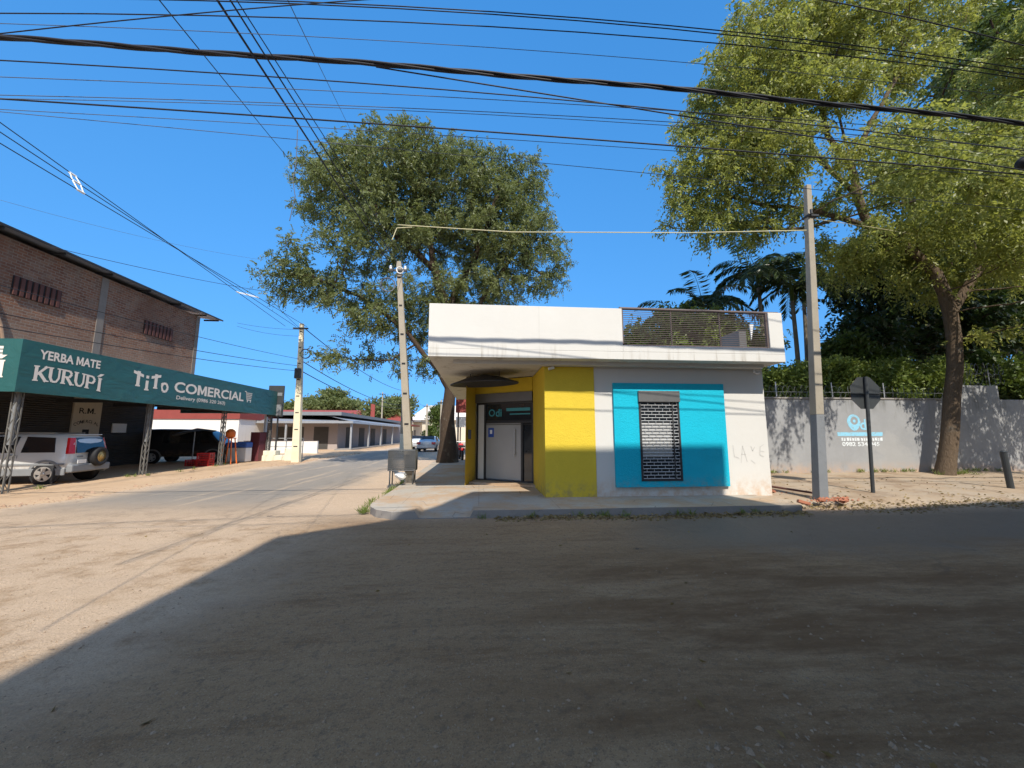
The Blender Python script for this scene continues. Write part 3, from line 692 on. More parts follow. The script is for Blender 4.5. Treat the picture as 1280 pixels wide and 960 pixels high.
# faint graffiti strokes on the white wall
gf=MB(); org=gy(916,556,YW)
def stroke(pts,w=.018,ox=0,oz=0,k=.4):
    P=[(org.x+ox+k*x,YW-.004,org.z-.33+oz+k*z) for x,z in pts]
    for p,q in zip(P[:-1],P[1:]):
        d=Vector(q)-Vector(p); s=Vector((-d.z,0,d.x)).normalized()*w/2
        gf.add([Vector(p)-s,Vector(p)+s,Vector(q)+s,Vector(q)-s],[(3,2,1,0)])
stroke([(0,.8),(.05,.12),(.35,.02)]); stroke([(.45,-.25),(.62,.75),(.85,-.2)],.014,); stroke([(.5,.25),(.8,.25)],.012)
stroke([(1.15,.75),(1.25,.45),(1.4,.7)]); stroke([(1.1,-.1),(1.35,-.3)],.014); stroke([(2.0,.85),(1.75,.7),(1.7,.2),(1.95,.1)]); stroke([(1.75,.45),(2.0,.4)],.012)
gf.build('wall_scribble',M['graf'],shop)
# ------------------------------------------------------------------ building behind the viewpoint: its shadow covers the near road
HB=13.
bb=thing('tall_corner_block','tall plain block behind the viewpoint whose shadow darkens the near road and pavement','building',(8,-12,0))
def roofpt(x,y): return (x+sdir.x/sdir.z*HB, y+sdir.y/sdir.z*HB)
poly=[roofpt(*q) for q in ((-3.13,6.5),(-2.5,6.98),(-1.86,7.45),(-1.3,7.95),(-.85,8.6),(-.45,9.5),(-.2,10.17),(5.62,10.17),(5.5,7.72),(13.,8.35),(31,9.6))]
poly=[(poly[0][0],-34)]+poly+[(poly[-1][0],-34)]
m=MB(); m.prism([(x,y,0) for x,y in poly],(0,0,HB)); m.build('wall',M['cream'],bb)
yF=poly[7][1]
for fz in (1.,4.4,7.6,10.6):
    for x in (3.2,5.2,7.0): B(x,x+1.1,yF-.03,yF+.03,fz,fz+1.5).build('window',M['glass'],bb)
# ------------------------------------------------------------------ grey boundary wall with razor wire
gw=thing('boundary_wall','long grey painted wall topped with coiled razor wire, right of the white shop','wall',(13,11.5,0))
YG=12.4
m=MB(); WT=gy(1060,499,YG).z; W2=gy(1230,482,YG).z; xq=[gy(px,550,YG).x for px in(1198,1258)]; m.box(XR-.5,xq[0],YG,YG+.2,-.1,WT); m.box(xq[0],xq[1],YG,YG+.2,-.1,W2); m.box(xq[1],40,YG,YG+.2,-.1,WT+.03)
m.build('wall_face',M['greywall'],gw,bevel=.01)
m=MB(); m.box(XR-.5,xq[0]-.01,YG-.03,YG+.23,WT+.003,WT+.055); m.build('coping',M['kerb'],gw)
rz=MB(); x=7.2; i=0
while x<xq[1]+.3:
    zc=(WT if x<xq[0] else W2)+.25; r=.21+random.uniform(-.03,.03)
    pts=[(x+.09*t/6.283+random.uniform(-.01,.01)+.12*math.sin(t),YG+.1+r*math.cos(t)*.95,zc+r*math.sin(t)) for t in [6.283*k/12 for k in range(13)]]
    # coils lean so they read as rings from the street
    tl=random.uniform(.25,.7); pts=[(x+(r*math.cos(6.283*k/14))*.92+.13*k/14,YG+.1+r*math.cos(6.283*k/14)*tl,zc+r*math.sin(6.283*k/14)) for k in range(15)]
    rz.tube(pts,.007,4,False); 
    if x<9.6 or x>xq[0]:
        rz.tube([(p[0]+.02,p[1],p[2]+.38) for p in pts],.008,4,False)
    x+=random.uniform(.16,.3); i+=1
rz.build('razor_wire',M['basket'],gw)
m=MB()
for x in (8.2,10.3,12.4,14.4,16.9,18.7): m.tube([(x,YG+.1,WT-.1),(x,YG+.1,WT+.6 if x<xq[0] else W2+.6)],.018,6)
m.tube([(7.1,YG+.1,WT+.25),(xq[0],YG+.1,WT+.25)],.005,4); m.build('wire_post',M['galv'],gw)
# painted advert on the wall
ad=MB(); yq=YG-.004
def adp(px,py): p=gy(px,py,YG); return (p.x,yq,p.z)
c=Vector(adp(1067,527)); r=.25
o_=[];i_=[]
for k in range(33):
    t=2*math.pi*k/32; q=1+.28*max(0,-math.sin(t))**3
    o_.append(c+Vector((math.cos(t)*r,0,math.sin(t)*r*q))); i_.append(c+Vector((math.cos(t)*r*.55+.02,0,math.sin(t)*r*.55+.03)))
for k in range(32): ad.add([o_[k],o_[k+1],i_[k+1],i_[k]],[(0,1,2,3)])
c2=c+Vector((.02,0,.02))
for k in range(16):
    t0,t1_=2*math.pi*k/16,2*math.pi*(k+1)/16; ad.add([c2,c2+Vector((math.cos(t0)*.055,0,math.sin(t0)*.055)),c2+Vector((math.cos(t1_)*.055,0,math.sin(t1_)*.055))],[(0,1,2)])
ax=Vector(adp(1075,537)); text_mb('di',.52,ax,(1,0,0),(0,0,1),.02,.0,mb=ad)
p=Vector(adp(1047,545));q=Vector(adp(1103,540)); ad.add([p,(q.x,yq,p.z),(q.x,yq,p.z+.13),(p.x,yq,p.z+.13)],[(0,1,2,3)])
ad.build('painted_logo',M['lightblue'],gw)
ad=MB()
p=Vector(adp(1052,551)); 
x=p.x
for wdt in (.05,.07,.0,.08,.06,.08,.07,.09,.0,.08,.06,.08,.0,.09,.07,.08,.06,.1):
    if wdt: ad.add([(x,yq,p.z),(x+wdt,yq,p.z),(x+wdt,yq,p.z+.09+random.uniform(-.02,.03)),(x,yq,p.z+.1)],[(0,1,2,3)])
    x+=wdt+.025
p=Vector(adp(1053,557.5)); text_mb('0982 534 945',.19,(p.x,yq,p.z),(1,0,0),(0,0,1),.025,.0,mb=ad,width=1.4)
ad.build('painted_number',M['whitepaint'],gw)
# ------------------------------------------------------------------ street furniture on the right
def concrete_pole(name,label,base,top,w0,d0,w1,d1,mat,low=None,lowz=2.,holes=True,group=None):
    t=thing(name,label,'pole',base,0,group); base,top=Vector(base),Vector(top)
    def at(z): return base.lerp(top,(z-base.z)/(top.z-base.z))
    m=MB()
    nseg=6
    def sect(za,zb):
        ka=(za-base.z)/(top.z-base.z);kb=(zb-base.z)/(top.z-base.z)
        m.sqbar(at(za),at(zb),w0+(w1-w0)*ka,d0+(d1-d0)*ka,w0+(w1-w0)*kb,d0+(d1-d0)*kb)
    if low:
        sect(base.z,lowz); m.cm=1; sect(lowz,top.z); m.build('shaft',[low,mat],t,bevel=.012)
    else:
        sect(base.z,top.z); m.build('shaft',mat,t,bevel=.012)
    if holes:
        z=base.z+.9
        while z<top.z-.4:
            h=MB()
            p=at(z); k=(z-base.z)/(top.z-base.z); d=d0+(d1-d0)*k; wq=w0+(w1-w0)*k
            h.box(p.x-wq*.28,p.x+wq*.28,p.y-d/2-.004,p.y-d/2+.02,p.z-.03,p.z+.03); z+=.95; h.build('climbing_hole',M['black'],t)
    return t,at
pr_,atR=concrete_pole('concrete_pole','tall square concrete pole with grey painted foot, standing right of the white shop','%s'and(7.78,8.42,.05),(8.36,8.5,7.95),.225,.21,.13,.12,M['pole'],M['polegrey'],2.05,holes=False)
m=MB(); m.box(8.2,8.48,8.38,8.6,7.05,7.1); m.tube([(8.25,8.35,7.08),(8.25,8.35,7.2)],.03,8); m.build('bracket',M['dark_metal'],pr_)
# stop sign seen from behind
sg=thing('stop_sign','octagonal road sign seen from its dark back, on a leaning steel post','road sign',(9.87,9.13,.1))
c=gy(1083.5,491,9.13); 
m=MB(); m.tube([(9.87,9.13,.05),(c.x+.02,9.13,c.z+.42)],.042,12); m.build('post',M['signback'],sg)
R8=.45; oc=[(c.x+R8*math.cos(R(22.5+45*k)),9.17,c.z+R8*math.sin(R(22.5+45*k))) for k in range(8)]
m=MB(); m.prism(oc,(0,.004,0)); pl=m.build('plate',M['signback'],sg)
m=MB(); m.prism([(c.x+(p[0]-c.x)*.995,9.175,c.z+(p[2]-c.z)*.995) for p in oc],(0,.003,0)); m.build('sign_face',M['stopred'],pl)
m=MB(); m.box(c.x-.4,c.x+.4,9.15,9.169,c.z-.03,c.z+.0); m.build('stiffener_bar',M['signback'],pl)
# bollard
bo=thing('bollard','short dark steel pipe bollard leaning slightly at the right end of the pavement','bollard',(14.2,9.4,.1))
m=MB(); m.tube([(14.2,9.4,.05),(14.14,9.4,1.12)],.07,14); m.tube([(14.14,9.4,1.12),(14.138,9.4,1.15)],[.07,.045],14); m.build('pipe',M['signback'],bo)
# bricks and rubble at the pole foot
brk=['lying flat against the foot of the concrete pole','tilted on the rubble left of the concrete pole','standing on edge by the white shop corner','half buried at the kerb end','at the wall foot beside the white shop']
bp=[(8.05,8.12,.14,.3),(7.5,8.1,.16,1.1),(7.32,9.3,.18,.7),(6.95,7.95,.14,-.4),(7.45,9.75,.17,2.)]
for (x,y,z,a),lb in zip(bp,brk):
    m=MB(); m.box(-.11,.11,-.055,.055,-.03,.03,.006); o=m.build('brick',M['brickred']); o.location=(x,y,z); o.rotation_euler=(random.uniform(-.4,.4),random.uniform(-.3,.3),a)
    tag(o,'loose red clay brick '+lb,'brick',group='loose bricks by the shop corner')
def rub(): 
    k=random.random()
    x,y=(7.75+random.gauss(0,.28),8.1+random.gauss(0,.1)) if k<.6 else (7.4+random.gauss(0,.15),9.8+random.gauss(0,.3))
    return x,y,.14+abs(random.gauss(0,.03))
rocks('rubble',130,rub,M['brickred'],.02,.07)
pl=thing('shadow_bar','dark bar standing in for the pole shadow on the pavement beside the shop corner','pipe',(7.6,9.4,.2))
m=MB(); m.tube([(7.2,9.7,.3),(8.0,8.6,.2)],.025,8); m.build('bar_body',M['ventred'],pl)  # dark tube added along the line of the pole's cast shadow
# ------------------------------------------------------------------ left pole with litter basket
plL,atL=concrete_pole('utility_pole','leaning grey concrete utility pole with cable coils at the pavement corner',(-2.1,12.27,.05),(-2.70,12.27,7.2),.26,.22,.15,.14,M['pole'])
def coil(c,r,n,rad,seed,tilt=.5):
    m=MB(); rr=random.Random(seed)
    pts=[]
    for k in range(n*14+1):
        t=k*2*math.pi/14; q=r*(1+.06*math.sin(t*.37+seed)); pts.append((c[0]+q*math.cos(t),c[1]+q*.25*math.cos(t)+.02*math.sin(t*.21),c[2]+q*math.sin(t)*1.08))
    m.tube(pts,rad,5); return m
coil((-2.98,12.1,6.35),.21,3,.014,1).build('cable_coil',M['cablegrey'],plL)
coil((-2.62,12.1,6.85),.1,3,.014,2).build('cable_coil',M['whiteplastic'],plL)
m=MB(); m.box(-2.98,-2.4,12.1,12.16,6.82,6.88); m.build('crossarm',M['dark_metal'],plL)
for x in (-2.92,-2.46):
    m=MB(); m.lathe([(.03,0),(.045,.03),(.03,.06),(.045,.09),(.02,.13)],(x,12.13,6.88),k=10); m.build('insulator',M['whiteplastic'],plL)
bk=thing('litter_basket','grey wire litter basket on legs in front of the leaning pole','basket',(-2.25,11.95,.15))
m=MB(); x0,x1,y0,y1,zb,zt=-2.62,-1.86,11.55,12.0,.55,1.12
for z in [zb+.057*k for k in range(11)]: m.tube([(x0,y0,z),(x1,y0,z),(x1,y1,z),(x0,y1,z),(x0,y0,z)],.014 if z in(zb,) or z>zt-.03 else .006,5)
for i in range(27):
    x=x0+(x1-x0)*i/26
    for y in(y0,y1): m.tube([(x,y,zb),(x,y,zt)],.009,4)
for i in range(17):
    y=y0+(y1-y0)*i/16
    for x in(x0,x1): m.tube([(x,y,zb),(x,y,zt)],.007,4)
for i in range(8): x=x0+(x1-x0)*i/7; m.tube([(x,y0,zb),(x,y1,zb)],.007,4)
m.build('basket_cage',M['basket'],bk)
for x in (x0+.05,x1-.05):
    for y in (y0+.05,y1-.05): m=MB(); m.tube([(x,y,.1),(x,y,zb)],.02,6); m.build('leg',M['basket'],bk)
tp=thing('rubbish_bag','crumpled white plastic bag at the foot of the leaning pole','rubbish',(-2.2,11.45,.3))
bm=bmesh.new(); bmesh.ops.create_icosphere(bm,subdivisions=3,radius=.16)
for v in bm.verts: v.co*=1+.5*noise.noise(v.co*9); v.co.z*=.6
m=MB(); m.add([v.co+Vector((-2.2,11.4,.42)) for v in bm.verts],[tuple(v.index for v in f.verts) for f in bm.faces]); bm.free(); m.build('bag',M['whiteplastic'],tp)
# ------------------------------------------------------------------ trees
def skeleton(trunk,attr,step,kill,infl,limbs=(),iters=170):
    nodes=[Vector(p) for p in trunk]; par=[-1]+list(range(len(trunk)-1)); named={}
    for key,src,pts in limbs:   # surveyed main limbs, rooted on the trunk (index) or on an earlier limb ((key, index))
        last=src if isinstance(src,int) else named[src[0]][src[1]]; ids=[]
        for p in pts:
            a=nodes[last]; q=Vector(p); k=max(1,int((q-a).length/.6)); prev=last
            for j in range(1,k+1):
                nodes.append(a.lerp(q,j/k)+(Vector((random.gauss(0,.05),random.gauss(0,.05),random.gauss(0,.05))) if j<k else Vector((0,0,0)))); par.append(prev); prev=len(nodes)-1
            last=prev; ids.append(last)
        named[key]=ids
    A=[Vector(a) for a in attr]; alive=list(range(len(A)))
    for it in range(iters):
        kd=kdtree.KDTree(len(nodes))
        for i,p in enumerate(nodes): kd.insert(p,i)
        kd.balance(); g={}; keep=[]
        for ai in alive:
            co,i,d=kd.find(A[ai])
            if d<kill: continue
            keep.append(ai)
            if d<infl or it<25: g.setdefault(i,[]).append((A[ai]-co).normalized())
        alive=keep; new=0
        for i,v in g.items():
            vs=sum(v,Vector((0,0,0)))
            for cand in (vs,random.choice(v),random.choice(v)):
                if cand.length<.05: continue
                cand=cand.normalized()+Vector((random.gauss(0,.12),random.gauss(0,.12),random.gauss(0,.12)))
                p=nodes[i]+cand.normalized()*step
                co,j,d=kd.find(p)
                if d>=step*.45: break
            else: continue
            nodes.append(p); par.append(i); new+=1
        if not new: break
        if len(nodes)>9000: break
    return nodes,par
def tree(name,label,trunk,tr,blobs,natt,nleaf,ll,mat,bark,step=.45,kill=.7,infl=6,spread=.38,droop=.35,tip=.011,group=None,minr=.0,pw=2.3,shell=.42,limbs=(),tr1=None,spray=.42,clump=.42):
    t=thing(name,label,'tree',trunk[0],0,group)
    att=[];tot=sum(b[1][0]*b[1][1]*b[1][2] for b in blobs)
    for c,rd in blobs:
        k=int(natt*rd[0]*rd[1]*rd[2]/tot)+6
        cen=[]
        for _ in range(max(4,k//11)):
            v=Vector((random.gauss(0,1),random.gauss(0,1),random.gauss(0,1))).normalized()*(random.random()**shell); cen.append(Vector(c)+Vector((v.x*rd[0],v.y*rd[1],v.z*rd[2])))
        for _ in range(int(k*.8)): att.append(random.choice(cen)+Vector((random.gauss(0,clump),random.gauss(0,clump),random.gauss(0,clump*.75))))
        for _ in range(k-int(k*.8)):
            v=Vector((random.gauss(0,1),random.gauss(0,1),random.gauss(0,1))).normalized()*(random.random()**shell)
            att.append(Vector(c)+Vector((v.x*rd[0],v.y*rd[1],v.z*rd[2])))
    nodes,par=skeleton(trunk,att,step,kill,infl,limbs)
    n=len(nodes); rad=[0.]*n; ch=[0]*n
    for i in range(n-1,0,-1):
        if ch[i]==0: rad[i]=tip**pw
        rad[par[i]]+=rad[i]; ch[par[i]]+=1
    rad=[r**(1/pw) for r in rad]
    ntr=len(trunk); tr1=tr1 or tr*.85
    k=tr1/max(rad[ntr-1],1e-6)
    def rr(i):
        if i<ntr: return (tr+(tr1-tr)*i/(ntr-1))*((1.45,1.14,1.03)[i] if i<3 else 1)
        return max(tip*.6,min(rad[i]*k,tr1*.8))
    m=MB(); m.smooth=True
    # chains
    kids={}
    for i in range(1,n): kids.setdefault(par[i],[]).append(i)
    starts=[(0,None)]
    while starts:
        i,p=starts.pop(); chain=[i] if p is None else [p,i]
        while i in kids:
            ks=sorted(kids[i],key=lambda q:-rad[q]); 
            for q in ks[1:]: starts.append((q,i))
            i=ks[0]; chain.append(i)
        rs=[rr(q) for q in chain]
        if p is not None: rs[0]=min(rs[0],rs[1]*1.15)
        if len(chain)>1: m.tube([nodes[q] for q in chain],rs,9 if rs[0]>.12 else (6 if rs[0]>.04 else 4),False)
    m.build('trunk',bark,t)
    tips=[i for i in range(ntr,n) if rad[i]<tip*2.2]
    P=np.array([nodes[i] for i in tips]); D=np.array([(nodes[i]-nodes[par[i]]).normalized() for i in tips])
    ns=nleaf//9; idx=rng.integers(0,len(tips),ns)
    # sprays: nine leaflets along a short drooping twig that starts on a branch tip
    td=D[idx]*.55+rng.normal(size=(ns,3))*.5; td[:,2]-=droop*.35; td/=np.linalg.norm(td,axis=1)[:,None]
    c0=P[idx]+rng.normal(size=(ns,3))*np.array([spread,spread,spread*.75])-D[idx]*rng.uniform(0,step,(ns,1))
    cs=[];ds=[]; sl=rng.uniform(.55,1.35,(ns,1))*spray
    side=np.cross(td,rng.normal(size=(ns,3))); side/=np.linalg.norm(side,axis=1)[:,None]
    for q in range(9):
        f=q/8.; dd=td.copy(); dd[:,2]-=droop*1.4*f; 
        cs.append(c0+dd*sl*f+side*(.35*ll*(1 if q%2 else -1))); e=dd*.55+side*(.75 if q%2 else -.75)+rng.normal(size=(ns,3))*.22; e[:,2]-=droop*.5; ds.append(e/np.linalg.norm(e,axis=1)[:,None])
    c=np.concatenate(cs);d=np.concatenate(ds);nleaf=len(c)
    leafmesh('crown',leaves_np(c,d,ll*rng.uniform(.65,1.35,nleaf),ll*rng.uniform(.3,.5,nleaf)),mat,t)
    return t
def blob(px,py,y,rx,ry,ryd=None):
    c=gy(px,py,y); k=depth(c)/F; return (c,(rx*k,ryd if ryd else (rx+ry)/2*k,ry*k))
# big tree behind the shop on the left street
bl=[blob(*a) for a in ((520,235,20,100,66),(432,232,19.5,56,52),(492,192,20,52,26),(618,238,20.5,60,52),(655,300,20.5,48,44),(590,305,21,90,38),(468,300,19,70,36),(385,335,19.5,52,30),(362,347,19.5,28,24),(575,197,20,40,26),(440,195,20,34,18),(690,325,20.5,18,22),
   (430,372,20,50,22),(425,448,20,34,15),(470,405,19.5,56,22),(540,395,21,56,34),(640,350,21,46,18),(560,450,20.5,36,20),(520,450,21,36,16),(405,205,20,24,22),(660,225,20.5,26,24),(600,362,21,66,20),(680,352,20.8,26,22),(350,365,19.5,20,16),(395,265,19.3,30,26),(560,365,20,40,24),(500,365,19.3,40,24))]
b0=gz(559,579,.1)
lm=lambda px,py,y: gy(px,py,y)
LL=[('a',4,[lm(548,462,20.1),lm(520,430,20),lm(490,400,19.6),lm(450,370,19.5),lm(400,350,19.5)]),('b',4,[lm(562,440,20.3),lm(560,390,20.2),lm(545,340,20),lm(530,280,20),lm(515,220,20)]),
    ('c',('b',0),[lm(590,400,20.6),lm(620,350,20.6),lm(650,310,20.6)]),('d',('b',1),[lm(590,330,20.5),lm(610,280,20.5),(lm(625,235,20.5))]),('e',('a',1),[lm(490,450,20),lm(440,450,20)]),('f',('b',2),[lm(500,300,19.6),lm(460,250,19.5),lm(430,215,19.6)])]
tree('large_tree','large dome shaped olive green tree behind the white shop, its trunk beside the left street',[b0,b0+Vector((.02,0,1.1)),b0+Vector((-.05,.05,2.2)),b0+Vector((.0,.1,3.0)),b0+Vector((.05,.1,3.7))],.42,bl,6000,210000,.15,M['leafL'],M['barkdark'],.32,.34,7,.2,.3,.008,limbs=LL,tr1=.3,spray=.33,clump=.4)
# street tree on the right
YT=11.6
bl=[blob(*a) for a in ((950,110,12.3,80,62),(1000,45,12.3,90,44),(897,205,12.6,56,48),(878,262,13,40,32),(960,190,12.1,62,38),(1075,30,12.6,80,30),(1120,75,12.1,48,34),(1185,205,11.6,66,40),(1255,185,11.6,54,44),(1240,270,11.6,62,42),(1150,285,11.8,58,30),(940,275,13,54,24),(1010,265,13,46,20),(1225,325,11.7,50,24),(1320,200,11.6,70,110),(1310,60,12.1,66,56),(1130,170,12,34,22),(1060,330,12.5,36,18),(855,235,12.8,22,24),(1280,335,11.6,36,26),(882,150,12.4,30,30),(1170,20,12.5,40,26),(1110,322,12.2,44,18),(1090,310,12.5,40,22),(1275,300,9.6,46,40),(1190,255,9.6,60,36),(1120,235,10.4,40,30),(1090,190,10.4,30,26),(1040,310,12.3,30,16),(1160,345,12.6,44,22),(1060,90,11,40,30),(1180,205,7.6,40,26),(1245,215,7.8,44,30),(1130,180,7.8,30,20))]+[(Vector((18.6,8.,6.3)),(1.3,1.,1.2)),(Vector((17.2,9.0,5.6)),(.9,.7,.7)),(Vector((20.,8.4,7)),(1.5,1,1.5))]
YT=11.75; b0=gy(1180,602,YT)
def rel(px,py,y=None): return gy(px,py,y or YT)
LR=[('a',9,[rel(1150,322,YT+.1),rel(1118,297,YT+.2),rel(1085,283,YT+.4),rel(1050,272,YT+.6),rel(1010,262,YT+.9),rel(960,258,YT+1.2),rel(910,245,YT+1.2)]),
    ('b',('a',2),[rel(1072,245,YT+.3),rel(1063,205,YT+.4),rel(1050,150,YT+.5),rel(1030,95,YT+.5)]),('c',('b',0),[rel(1040,215,YT+.5),rel(1010,175,YT+.7),rel(970,130,YT+.7)]),
    ('d',('b',1),[rel(1085,160,YT+.2),rel(1110,115,YT+.2),rel(1130,80,YT+.3)]),('e',('a',3),[rel(1010,285,YT+1),rel(950,285,YT+1.3),rel(890,275,YT+1.4)]),
    ('f',7,[rel(1203,368,YT-.1),rel(1225,335,YT-.3),rel(1250,290,YT-.4),rel(1275,240,YT-.3),rel(1300,180,YT)]),('g',('f',1),[rel(1215,290,YT-.5),rel(1200,240,YT-.5),rel(1190,200,YT-.3)]),('h',('a',0),[rel(1140,270,YT),rel(1150,220,YT)]),
    ('i',('b',1),[rel(1045,185,YT+.6),rel(1020,120,YT+.8),rel(1000,60,YT+.8)])]
tree('street_tree','tall yellow green tree on the right pavement with a thick slightly curved trunk',[b0-Vector((0,0,.15)),rel(1181,595),rel(1184,575),rel(1188,540),rel(1190,500),rel(1194,460),rel(1193,425),rel(1188,392),rel(1180,365),rel(1170,343)],.245,bl,6800,250000,.15,M['leafR'],M['bark'],.3,.32,7,.18,.5,.007,limbs=LR,tr1=.18,spray=.36,clump=.36)
# dark trees inside the walled garden
bl=[blob(*a) for a in ((1090,345,17,52,45),(1068,405,16.5,38,36),(1130,400,17,60,50),(1200,415,17,70,50),(1265,400,17,60,55),(1120,330,18,60,40),(1240,350,18,60,50))]
b0=gy(1150,560,17); b0.z=0
tree('garden_tree','dense deep green tree inside the walled garden, behind the street tree trunk',[b0,b0+Vector((0,0,1.5)),b0+Vector((.1,0,3)),b0+Vector((.1,0,4.3))],.3,bl,800,52000,.3,M['leafD'],M['barkdark'],.5,.75,6,.45)
bl=[blob(*a) for a in ((1225,70,19,75,60),(1275,20,19,70,60),(1290,110,19,60,50),(1190,120,19,40,35))]
b0=gy(1300,560,19); b0.z=0
tree('background_tree','tall dark tree at the upper right edge, behind the yellow green crown',[b0,b0+Vector((0,0,3)),b0+Vector((0,0,6)),b0+Vector((-.3,0,9)),b0+Vector((-.5,0,12))],.35,bl,500,24000,.3,M['leafM'],M['barkdark'],.6,.85,9,.45)
# bush tree showing above the terrace rail
bl=[blob(*a) for a in ((850,420,17,58,34),(905,425,17,50,34),(800,440,17,40,25))]
b0=gy(870,560,17); b0.z=0
tree('round_bush','rounded olive bush seen through the terrace railing of the shop','' and 0 or [b0,b0+Vector((0,0,1.5)),b0+Vector((0,0,3.0))],.15,bl,500,30000,.2,M['leafH'],M['barkdark'],.4,.6,5,.3)
def shrub(name,label,blobs,n,ll,mat,cat='bush',stem=True,group=None):
    b=blobs[0][0].copy(); b.z=0; t=thing(name,label,cat,b,0,group)
    C=[];D=[];tot=sum(r[0]*r[2] for c,r in blobs)
    for c,r in blobs:
        k=int(n*r[0]*r[2]/tot); u=rng.normal(size=(k,3)); u/=np.linalg.norm(u,axis=1)[:,None]
        q=u*np.array(r)*(rng.uniform(0,1,(k,1))**.3); 
        # clumps: pull toward random clump centres
        K=max(8,k//90); cc=rng.normal(size=(K,3)); cc/=np.linalg.norm(cc,axis=1)[:,None]; cc=cc*np.array(r)*(rng.uniform(0,1,(K,1))**.35)
        q=q*.35+cc[rng.integers(0,K,k)]*.72+rng.normal(size=(k,3))*min(r)*.1
        C.append(q+np.array(c)); D.append(u)
    C=np.concatenate(C);D=np.concatenate(D)+rng.normal(size=(len(C),3))*.7; D[:,2]+=.15; D/=np.linalg.norm(D,axis=1)[:,None]
    m=MB()
    for c,r in blobs: m=MB(); m.tube([(c.x,c.y,-.05),(c.x+.1*random.random(),c.y,c.z*.5),(c.x,c.y,c.z)],[.07,.05,.02],6); m.build('stem',M['barkdark'],t)
    leafmesh('foliage',leaves_np(C,D,ll*rng.uniform(.6,1.4,len(C)),ll*rng.uniform(.35,.6,len(C))),mat,t); return t
shrub('hedge','bright clipped hedge showing above the grey wall between shop and street tree',[blob(x,y,14.2,36,24,.8) for x,y in((975,475),(1010,468),(1045,468),(1080,474),(1115,470),(1150,474),(1175,468),(985,497),(1030,497),(1075,497),(1120,497),(1165,497))],42000,.16,M['leafH'],'hedge')
shrub('garden_shrub','broad leafed bright shrub peeking over the wall behind the concrete pole',[blob(1060,440,15.2,36,26),blob(1100,452,15.2,36,20)],9000,.22,M['leafM'])
shrub('garden_shrub','dark shrub above the wall at the right edge beyond the bollard',[blob(1270,480,14.5,40,34),blob(1230,470,14.8,36,34)],9000,.22,M['leafM'])
# palms
def palm(label,base,top,L,nf,seed,bend=.0):
    rr=random.Random(seed); t=thing('palm_tree',label,'palm',base,0,'palms behind the shop'); base,top=Vector(base),Vector(top)
    m=MB(); m.smooth=True; pts=[base.lerp(top,k/8)+Vector((bend*math.sin(k/8*3.14),0,0)) for k in range(9)]
    m.tube(pts,[.13-.05*k/8 for k in range(9)],9); m.build('trunk',M['palmtrunk'],t)
    m=MB(); m.tube([top-Vector((0,0,.1)),top+Vector((0,0,.55)),top+Vector((0,0,.9))],[.085,.1,.03],8); m.build('crownshaft',M['leafM'],t)
    C=[];D=[];Ls=[];rach=MB()
    for f in range(nf):
        az=f*2.399+rr.uniform(-.3,.3); el=R(rr.uniform(18,75)); p=top+Vector((0,0,.6)); d=Vector((math.cos(az)*math.cos(el),math.sin(az)*math.cos(el),math.sin(el)))
        P=[p.copy()]; N=14; lf=L*rr.uniform(.8,1.15)
        for k in range(N):
            d=(d+Vector((0,0,-.105-.006*k))).normalized(); p=p+d*lf/N; P.append(p.copy())
            if k>1:
                side=d.cross(Vector((0,0,1))).normalized()
                for sgn in(-1,1):
                    for q in (0,.33,.66):
                        ld_=(side*sgn*.8+d*.55+Vector((0,0,-.5+rr.uniform(-.25,.2)))).normalized(); ln=lf*.27*(1-.55*abs(k/N-.45))
                        C.append(P[-1].lerp(P[-2],q)+ld_*ln*.5); D.append(ld_); Ls.append(ln)
        rach.tube(P,[.022*(1-.8*k/N) for k in range(N+1)],4)
    rach.build('frond_stalk',M['leafM'],t)
    C=np.array([tuple(c) for c in C]);D=np.array([tuple(c) for c in D]);Ls=np.array(Ls)
    leafmesh('fronds',leaves_np(C,D,Ls,np.full(len(Ls),.075)),M['leafP'],t)
for lb,px,py,bx,y,L,s in (('wide palm rising above the left half of the terrace railing',880,388,884,18,2.5,1),('tall palm above the right half of the terrace railing',948,345,955,17,2.6,2),
   ('slim palm just left of the tall concrete pole',990,362,996,16.5,2.4,3),('palm partly hidden behind the tall concrete pole',1004,352,1003,18.5,2.7,4),('small palm furthest left, its fronds touching the terrace railing',850,402,852,19,2.3,5)):
    tp_=gy(px,py+12,y); bs=gy(bx,500,y); bs.z=0; palm(lb,bs,tp_,L,17,s,.1)
# ------------------------------------------------------------------ brick building, canopy and sign on the left
bb=thing('brick_building','unplastered two storey brick building with sloping metal eave on the left','building',(-17,14,0))
XB=-16.
m=MB(); m.box(-30,XB,-2,22.7,3.5,8.22); 
wallb=m.build('wall',[M['brick']],bb)
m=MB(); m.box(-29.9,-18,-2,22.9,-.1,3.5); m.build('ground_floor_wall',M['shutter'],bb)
for y0_,y1_ in ((16.95,17.25),(22.45,22.7),(11.,11.3)): B(XB+.003,XB+.03,y0_,y1_,3.5,8.2).build('concrete_column',M['colbrick'],bb)
m=MB(); XE=-15.62; ze=gx(140,341,XE).z; ye=gx(278,405,XE).y; m.prism([(XE,-3,ze),(XE,ye,ze),(-23,ye,ze+.9),(-23,-3,ze+.9)],(0,0,.05)); m.prism([(-31,-3,ze),(-31,ye,ze),(-23,ye,ze+.901),(-23,-3,ze+.901)],(0,0,.05)); m.build('roof',M['metalroof'],bb)
for y in [k*1.9-2 for k in range(14)]+[ye-.3]: B(-16.5,XE-.06,y,y+.06,ze-.09,ze-.003).build('rafter',M['dark_metal'],bb)
B(XE,XE+.04,-3,ye,ze-.015,ze+.06).build('eave_board',M['dark_metal'],bb)
